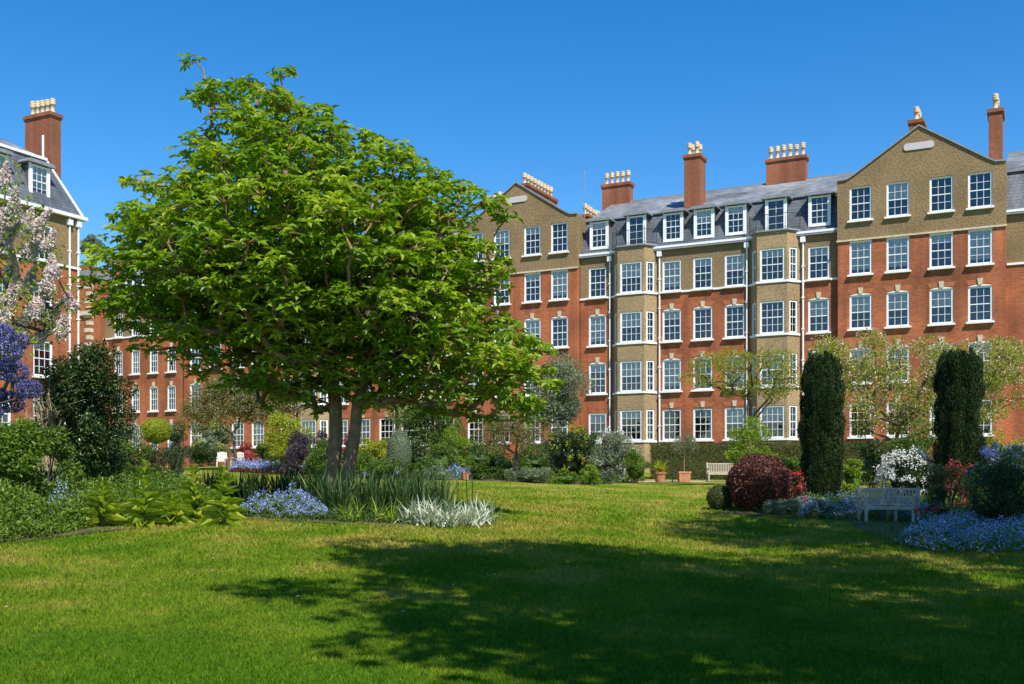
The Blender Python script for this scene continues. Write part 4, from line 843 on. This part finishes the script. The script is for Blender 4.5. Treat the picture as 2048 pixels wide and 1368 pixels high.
x = W(1345, 52); s = MB(); s.tube([(0, 0, -.03), (0, 0, .55)], .03, 8); s.lathe([(.06, .55), (.07, .6), (.06, .66), (.02, .69)], k=10); o = tag(s.obj('bollard_light', M['iron']), 'slim dark bollard light beside the square planter', 'light'); o.location = (x, 52, hz(x, 52))
def bench(name, label, loc, segs, slats):
    """segs: list of (angle) back segments, each .86 long; local origin left end of seat, -y is front"""
    t = thing(name, label, 'bench', loc); p = np.array([0., 0.]); ln = slats * .088 + .04; Mx = []
    for a in segs: Mx.append((p.copy(), a)); p = p + ln * np.array([math.cos(a), math.sin(a)])
    slat = MB(); slat.box(-.024, .024, -.012, .012, 0, .42); slat = slat.mesh('slat', M['teak']); board = None
    ends = []
    for k, (q, a) in enumerate(Mx):
        T = lambda x, y, z: (q[0] + x * math.cos(a) - y * math.sin(a), q[1] + x * math.sin(a) + y * math.cos(a), z); MM = Matrix.Translation((q[0], q[1], 0)) @ Matrix.Rotation(a, 4, 'Z')
        r = MB(); r.box(0, ln, -.03, .03, .86, .93, MM); r.box(0, ln, -.025, .025, .44, .49, MM); r.obj('back_rail', M['teak'], t)
        for i_ in range(slats): inst('back_slat', slat, t, T(.06 + i_ * .088, 0, .47), a)
        for b_ in range(5):
            s_ = MB(); y0 = -.06 - b_ * .095; sh = math.tan((segs[1] - segs[0]) / 2) * (-y0) if len(segs) > 1 else 0
            s_.box(sh if k else 0, ln if k else ln + sh, y0 - .08, y0, .405, .43, MM); s_.obj('seat_board', M['teak'], t)
        s_ = MB(); s_.box(.0, ln, -.52, -.49, .33, .403, MM); s_.obj('apron', M['teak'], t)
        ends += [(T(0, 0, 0), a), (T(ln, 0, 0), a)]
    posts = [ends[0]] + ([ends[1]] if len(segs) > 1 else []) + [ends[-1]]
    for n_, (q, a) in enumerate(posts):
        MM = Matrix.Translation(q) @ Matrix.Rotation(a, 4, 'Z'); endp = n_ in (0, len(posts) - 1)
        l = MB(); l.box(-.035, .035, -.035, .035, 0, .98 if n_ != 1 or endp else .98, MM); l.obj('leg', M['teak'], t)
        l = MB(); l.box(-.035, .035, -.55, -.48, 0, .64 if endp else .40, MM); l.obj('leg', M['teak'], t)
        l = MB(); l.box(-.025, .025, -.48, -.035, .34, .40, MM); l.obj('side_rail', M['teak'], t)
        if endp: l = MB(); l.box(-.045, .045, -.60, -.03, .64, .675, MM); l.obj('armrest', M['teak'], t)
    return t
x, Y = W(1718, 29.6), 29.6
bench('curved_bench', 'weathered grey curved garden bench on the lawn edge in shade', (x, Y, hz(x, Y) + .01), [math.radians(3), math.radians(-36)], 9)
x, Y = W(1414, 54.6), 54.6
bench('garden_bench', 'straight weathered bench in front of the clipped hedge', (x, Y, hz(x, Y) + .03), [0.], 17)
sheet('bare_patch', [(x, y) for x, y in ((9.0, 27.6), (9.6, 27.3), (10.5, 27.1), (10.9, 27.3), (10.3, 27.6), (9.4, 27.9))], M['soil'], .012, 4)
def chair(label, px, Y, rz):
    x = W(px, Y); t = thing('garden_chair', label, 'chair', (x, Y, hz(x, Y)), rz, 'white garden chairs'); s = MB(); s.box(-.03, .03, -.01, .01, 0, .62); s = s.mesh('slat', M['whitewood'])
    for k in range(6): inst('back_slat', s, t, (-.25 + k * .1, .28 + .0, .42 + .0)).scale = (1.3, 1, 1 - .04 * abs(k - 2.5))
    m = MB(); m.box(-.32, .32, -.3, .3, .38, .43); m.obj('seat', M['whitewood'], t)
    for sx in (-.3, .3):
        for sy in (-.27, .27): m = MB(); m.box(sx - .035, sx + .035, sy - .03, sy + .03, 0, .62); m.obj('leg', M['whitewood'], t)
        m = MB(); m.box(sx - .06, sx + .06, -.35, .3, .62, .66); m.obj('armrest', M['whitewood'], t)
    m = MB(); m.box(-.3, .3, .255, .275, .5, .56); m.box(-.3, .3, .255, .275, .85, .91); m.obj('back_rail', M['whitewood'], t)
chair('white slatted garden chair at the open lawn end of the small table', 444, 68, .25); chair('white slatted garden chair beside the blue forget-me-nots', 475, 67, -.3)
x = W(459, 67.4); t = thing('side_table', 'small dark wooden table between the two white chairs', 'table', (x, 67.4, hz(x, 67.4))); m = MB(); m.box(-.3, .3, -.3, .3, .5, .54); m.obj('table_top', M['teak'], t)
for sx in (-.24, .24):
    for sy in (-.24, .24): m = MB(); m.box(sx - .03, sx + .03, sy - .03, sy + .03, 0, .5); m.obj('leg', M['teak'], t)
# ---------------------------------------------------------------- right-hand side
def hedge(label, p0, p1, hgt, th):
    p0, p1 = np.array(p0), np.array(p1); ln = np.linalg.norm(p1 - p0); z = hz(*(p0 + p1) / 2) - .1; t = thing('clipped_hedge', label, 'hedge', (*p0, z), math.atan2(*(p1 - p0)[::-1])); mb = MB(); mb.box(.06, ln - .06, -th / 2 + .06, th / 2 - .06, 0, hgt - .05, mat=1)
    n = int(ln * (hgt + th) * 420); k = rng.random(n); P = np.zeros((n, 3)); Nn = np.zeros((n, 3)); tp = k < th / (th + hgt) * .9; P[:, 0] = rng.random(n) * ln
    P[tp, 1] = rng.uniform(-th / 2, th / 2, tp.sum()); P[tp, 2] = hgt; Nn[tp, 2] = 1; P[~tp, 1] = -th / 2; P[~tp, 2] = rng.random((~tp).sum()) * hgt; Nn[~tp, 1] = -1
    P += rng.normal(0, .025, P.shape) + Nn * (.03 * np.sin(P[:, :1] * 1.7) + .02 * np.sin(P[:, 2:] * 4)); e_ = rng.random(n) < .03; P[e_, 0] = np.where(rng.random(e_.sum()) < .5, 0, ln); P[e_, 1] = rng.uniform(-th / 2, th / 2, e_.sum())
    mb.leaves(P, rdir(n) + Nn * .4, Nn + rdir(n) * .6, .07 * rng.uniform(.6, 1.3, n), .045); mb.obj('foliage', [M['hedge'], M['hedge']], t)
hedge('long clipped hedge behind the straight bench', (W(1302, 60), 60), (W(1800, 57.5), 57.5), Zp(887, 60) - hz(W(1450, 60), 60) + .1, 1.3)
flower_tree('japanese_maple', 'open branching maple with yellow-green leaves before the mansion block', 'tree', 1500, spread([(1360, 750), (1400, 712), (1450, 698), (1500, 705), (1560, 695), (1610, 735), (1600, 785), (1540, 805), (1470, 790), (1400, 775)], 60, 17, 1.6, 3), 46, 'maple', 9500, .09, None, 0, 0, trunk_r=.1, flat=.6, tip=.02)
bush('fresh_green_shrub', 'fresh lime green loose shrub under the maple', 'shrub', 1497, 43, 838, 110, 'bright', 5500, .1, core=False)
bush('fresh_green_shrub', 'low lime green foliage beside the left yew', 'shrub', 1575, 40, 905, 70, 'fern', 3000, .09, core=False)
bush('purple_dome_shrub', 'clipped purple-leaved dome shrub at the lawn edge', 'shrub', 1518, 33, 912, 124, 'purple', 15000, .065, kind='clip', lw=.7)
bush('small_dome_shrub', 'small green dome shrub left of the purple dome', 'shrub', 1440, 33.5, 972, 52, 'hedge', 3500, .05, kind='clip')
bush('red_peony', 'dark red flowering shrub right of the purple dome', 'shrub', 1585, 33.5, 945, 60, 'purple', 2600, .08, flower=('redfl', 160, .09, False), core=False)
bush('pale_green_edging', 'pale green low perennial below the red flowering shrub', 'plant', 1562, 31.8, 1000, 90, 'grey', 4500, .06, stems=False)
bush('brown_grass_tuft', 'tawny dry tuft on bare soil left of the curved bench', 'plant', 1637, 30.4, 1003, 60, 'olive', 1800, .1, lw=.15, stems=False, core=False)
def yew(label, px, Y, top, wpx):
    x = W(px, Y); z0 = hz(x, Y); hgt = Zp(top, Y) - z0; r = wpx / 2 / F * Y; t = thing('columnar_yew', label, 'tree', (x, Y, z0)); m = MB()
    prof = lambda u: r * np.interp(u, [0, .12, .4, .75, .93, 1], [.8, 1.0, 1.04, 1.0, .92, .6])
    ph = rng.random(4) * 6.28; rm = lambda a, u: 1 + .07 * np.sin(a * 5 + ph[0] + u * 2) + .06 * np.sin(a * 9 + ph[1] - u * 4) + .05 * np.sin(u * 11 + ph[2] + a * 2)
    tp = lambda a: 1 + .025 * np.sin(a * 4 + ph[3]) + .02 * np.sin(a * 11)
    k = 16; us = np.linspace(0, 1, 14); th = np.arange(k) * 6.283 / k; v = np.array([[prof(u) * .8 * math.cos(a), prof(u) * .8 * math.sin(a), u * hgt * .98] for u in us for a in th]); i_, j_ = np.meshgrid(np.arange(13), np.arange(k), indexing='ij'); a_ = i_ * k + j_; b_ = i_ * k + (j_ + 1) % k
    m.add(v, [np.stack([a_, b_, b_ + k, a_ + k], -1).reshape(-1, 4), (np.arange(k) + 13 * k)[None]], rnd=.05)
    # upright plumes
    npl = 150; pa = rng.random(npl) * 6.283; pu = rng.random(npl) * .96
    for a, u in zip(pa, pu):
        n = 230; s_ = rng.random(n); q = rng.normal(0, .09, n) + a; rr = prof(np.clip(u + s_ * .1, 0, 1)) * rm(q, u) * rng.uniform(.88, 1.12) + .06 * np.sin(s_ * 3)
        P = np.column_stack([rr * np.cos(q), rr * np.sin(q), (u + s_ * .13) * hgt]); P += rng.normal(0, .025, P.shape); P[:, 2] = np.minimum(P[:, 2], hgt * tp(q) * (1 + .04 * rng.random(n)))
        nn = np.column_stack([np.cos(q), np.sin(q), 0 * q]); m.leaves(P, nn * .5 + [0, 0, .9] + rdir(n) * .4, nn + rdir(n) * .5, (.10 * rng.uniform(.6, 1.3, n)), .04, rnd=np.clip(rng.random(n) * .6 + rng.random() * .35, 0, 1))
    n = 16000; u = rng.random(n); a = rng.random(n) * 6.283; rr = prof(u) * rm(a, u) * rng.uniform(.8, .96, n); nn = np.column_stack([np.cos(a), np.sin(a), 0 * a])
    m.leaves(np.column_stack([rr * np.cos(a), rr * np.sin(a), u * hgt * .99]), nn * .4 + [0, 0, .9] + rdir(n) * .4, nn + rdir(n) * .4, (.12 * rng.uniform(.6, 1.3, n)), .05)
    n = 5000; u = rng.uniform(.8, 1.02, n); a = rng.random(n) * 6.283; rr = prof(np.minimum(u, 1)) * rng.random(n) ** .5
    P = np.column_stack([rr * np.cos(a), rr * np.sin(a), hgt * (u - .10 * (rr / r) ** 2 + .02 * np.sin(a * 3 + rr * 9))]); m.leaves(P, rdir(n) * .5 + [0, 0, 1.], rdir(n), (.1 * rng.uniform(.6, 1.3, n)), .04)
    m.obj('crown', M['yew'], t); w = MB(); w.tube([(0, 0, -.1), (0, 0, hgt * .5)], [.14, .08], 8); w.obj('trunk', M['bark_dark'], t)
yew('dark columnar yew with sunlit left flank, behind the purple dome', 1645, 37, 724, 66); yew('dark columnar yew standing in shade beside the white viburnum', 1917, 36.5, 712, 70)
flower_tree('cherry_tree', 'wide cherry tree with pale pink blossom and bronze-green leaves', 'tree', 1790, spread([(1640, 690), (1700, 665), (1780, 685), (1860, 690), (1940, 690), (2060, 700), (2070, 800), (1960, 830), (1880, 860), (1780, 855), (1700, 860), (1690, 780)], 105, 25, 2.4, 5), 47, 'cherryleaf', 27000, .115, 'pinkfl', 6000, .085, trunk_r=.17, tip=.018)
bush('viburnum', 'white flowering rounded viburnum in the shaded border', 'shrub', 1815, 37.5, 905, 116, 'dark', 6000, .08, flower=('whitefl', 3000, .07, False))
bush('green_border_shrub', 'mid green upright shrub behind the white viburnum', 'shrub', 1825, 42, 835, 84, 'mid', 6000, .09)
bush('hedge_side_shrub', 'dark green shrub between the two yews', 'shrub', 1745, 43, 868, 70, 'dark', 4500, .09)
bush('lime_perennial', 'lime green perennial beside the left yew base', 'plant', 1705, 38.5, 920, 56, 'bright', 3200, .09, stems=False)
bush('bronze_acer', 'reddish brown low acer before the right yew', 'shrub', 1915, 33.5, 915, 90, 'redacer', 1500, .08, core=False)
bush('tangled_shrub', 'tangled grey-brown twiggy shrub below the right yew', 'shrub', 1895, 32.5, 930, 110, 'olive', 3500, .07, core=False)
bush('lilac_blue_shrub', 'lilac-blue flowering shrub at the right edge of the border', 'shrub', 2010, 31, 895, 130, 'mid', 6000, .08, flower=('wisteria', 1900, .07, False))
bush('lace_leaf_maple', 'dark green lace-leaved maple over the blue flowers', 'shrub', 2005, 25.8, 925, 170, 'dark', 11000, .07, flower=('cherryleaf', 900, .06, False))
bush('small_dark_shrub', 'small dark upright shrub right of the curved bench', 'shrub', 1876, 28.5, 975, 34, 'dark', 1800, .06)
bush('background_shrub', 'yellow-green shrub beyond the right yew', 'shrub', 2000, 44, 860, 130, 'yellow', 5500, .1)
bush('background_shrub', 'dark shrub behind the lilac-blue flowering shrub', 'shrub', 1960, 42, 875, 90, 'dark', 5000, .1)
for k, (px, Y) in enumerate(((1838, 27.3), (1852, 27.0), (1866, 27.1), (1842, 25.6), (1830, 26.4), (1872, 27.5))):
    x = W(px, Y); z = hz(x, Y); t = thing('red_tulip', 'red tulip standing among the blue forget-me-nots', 'flower', (x, Y, z), 0, 'red tulips'); s = MB(); s.tube([(0, 0, 0), (.01, 0, .45)], .008, 4); s.obj('stem', M['fern'], t); a = np.arange(6) * 1.047; m = MB(); m.leaves(np.tile([[.01, 0, .44]], (6, 1)), np.column_stack([np.cos(a) * .6, np.sin(a) * .6, np.ones(6)]), np.column_stack([-np.cos(a), -np.sin(a), np.ones(6) * .4]), .13, .08, droop=-.1); m.obj('petals', M['redfl'], t)
# distant tree top behind the link block
flower_tree('distant_tree', 'pale distant tree rising behind the low brick wing', 'tree', 182, [(176, 490, 12, 0), (190, 488, 11, 1), (183, 478, 9, 0), (196, 497, 10, 0), (170, 500, 9, 1)], 108, 'grey', 1500, .25, None, 0, 0, trunk_r=.2)
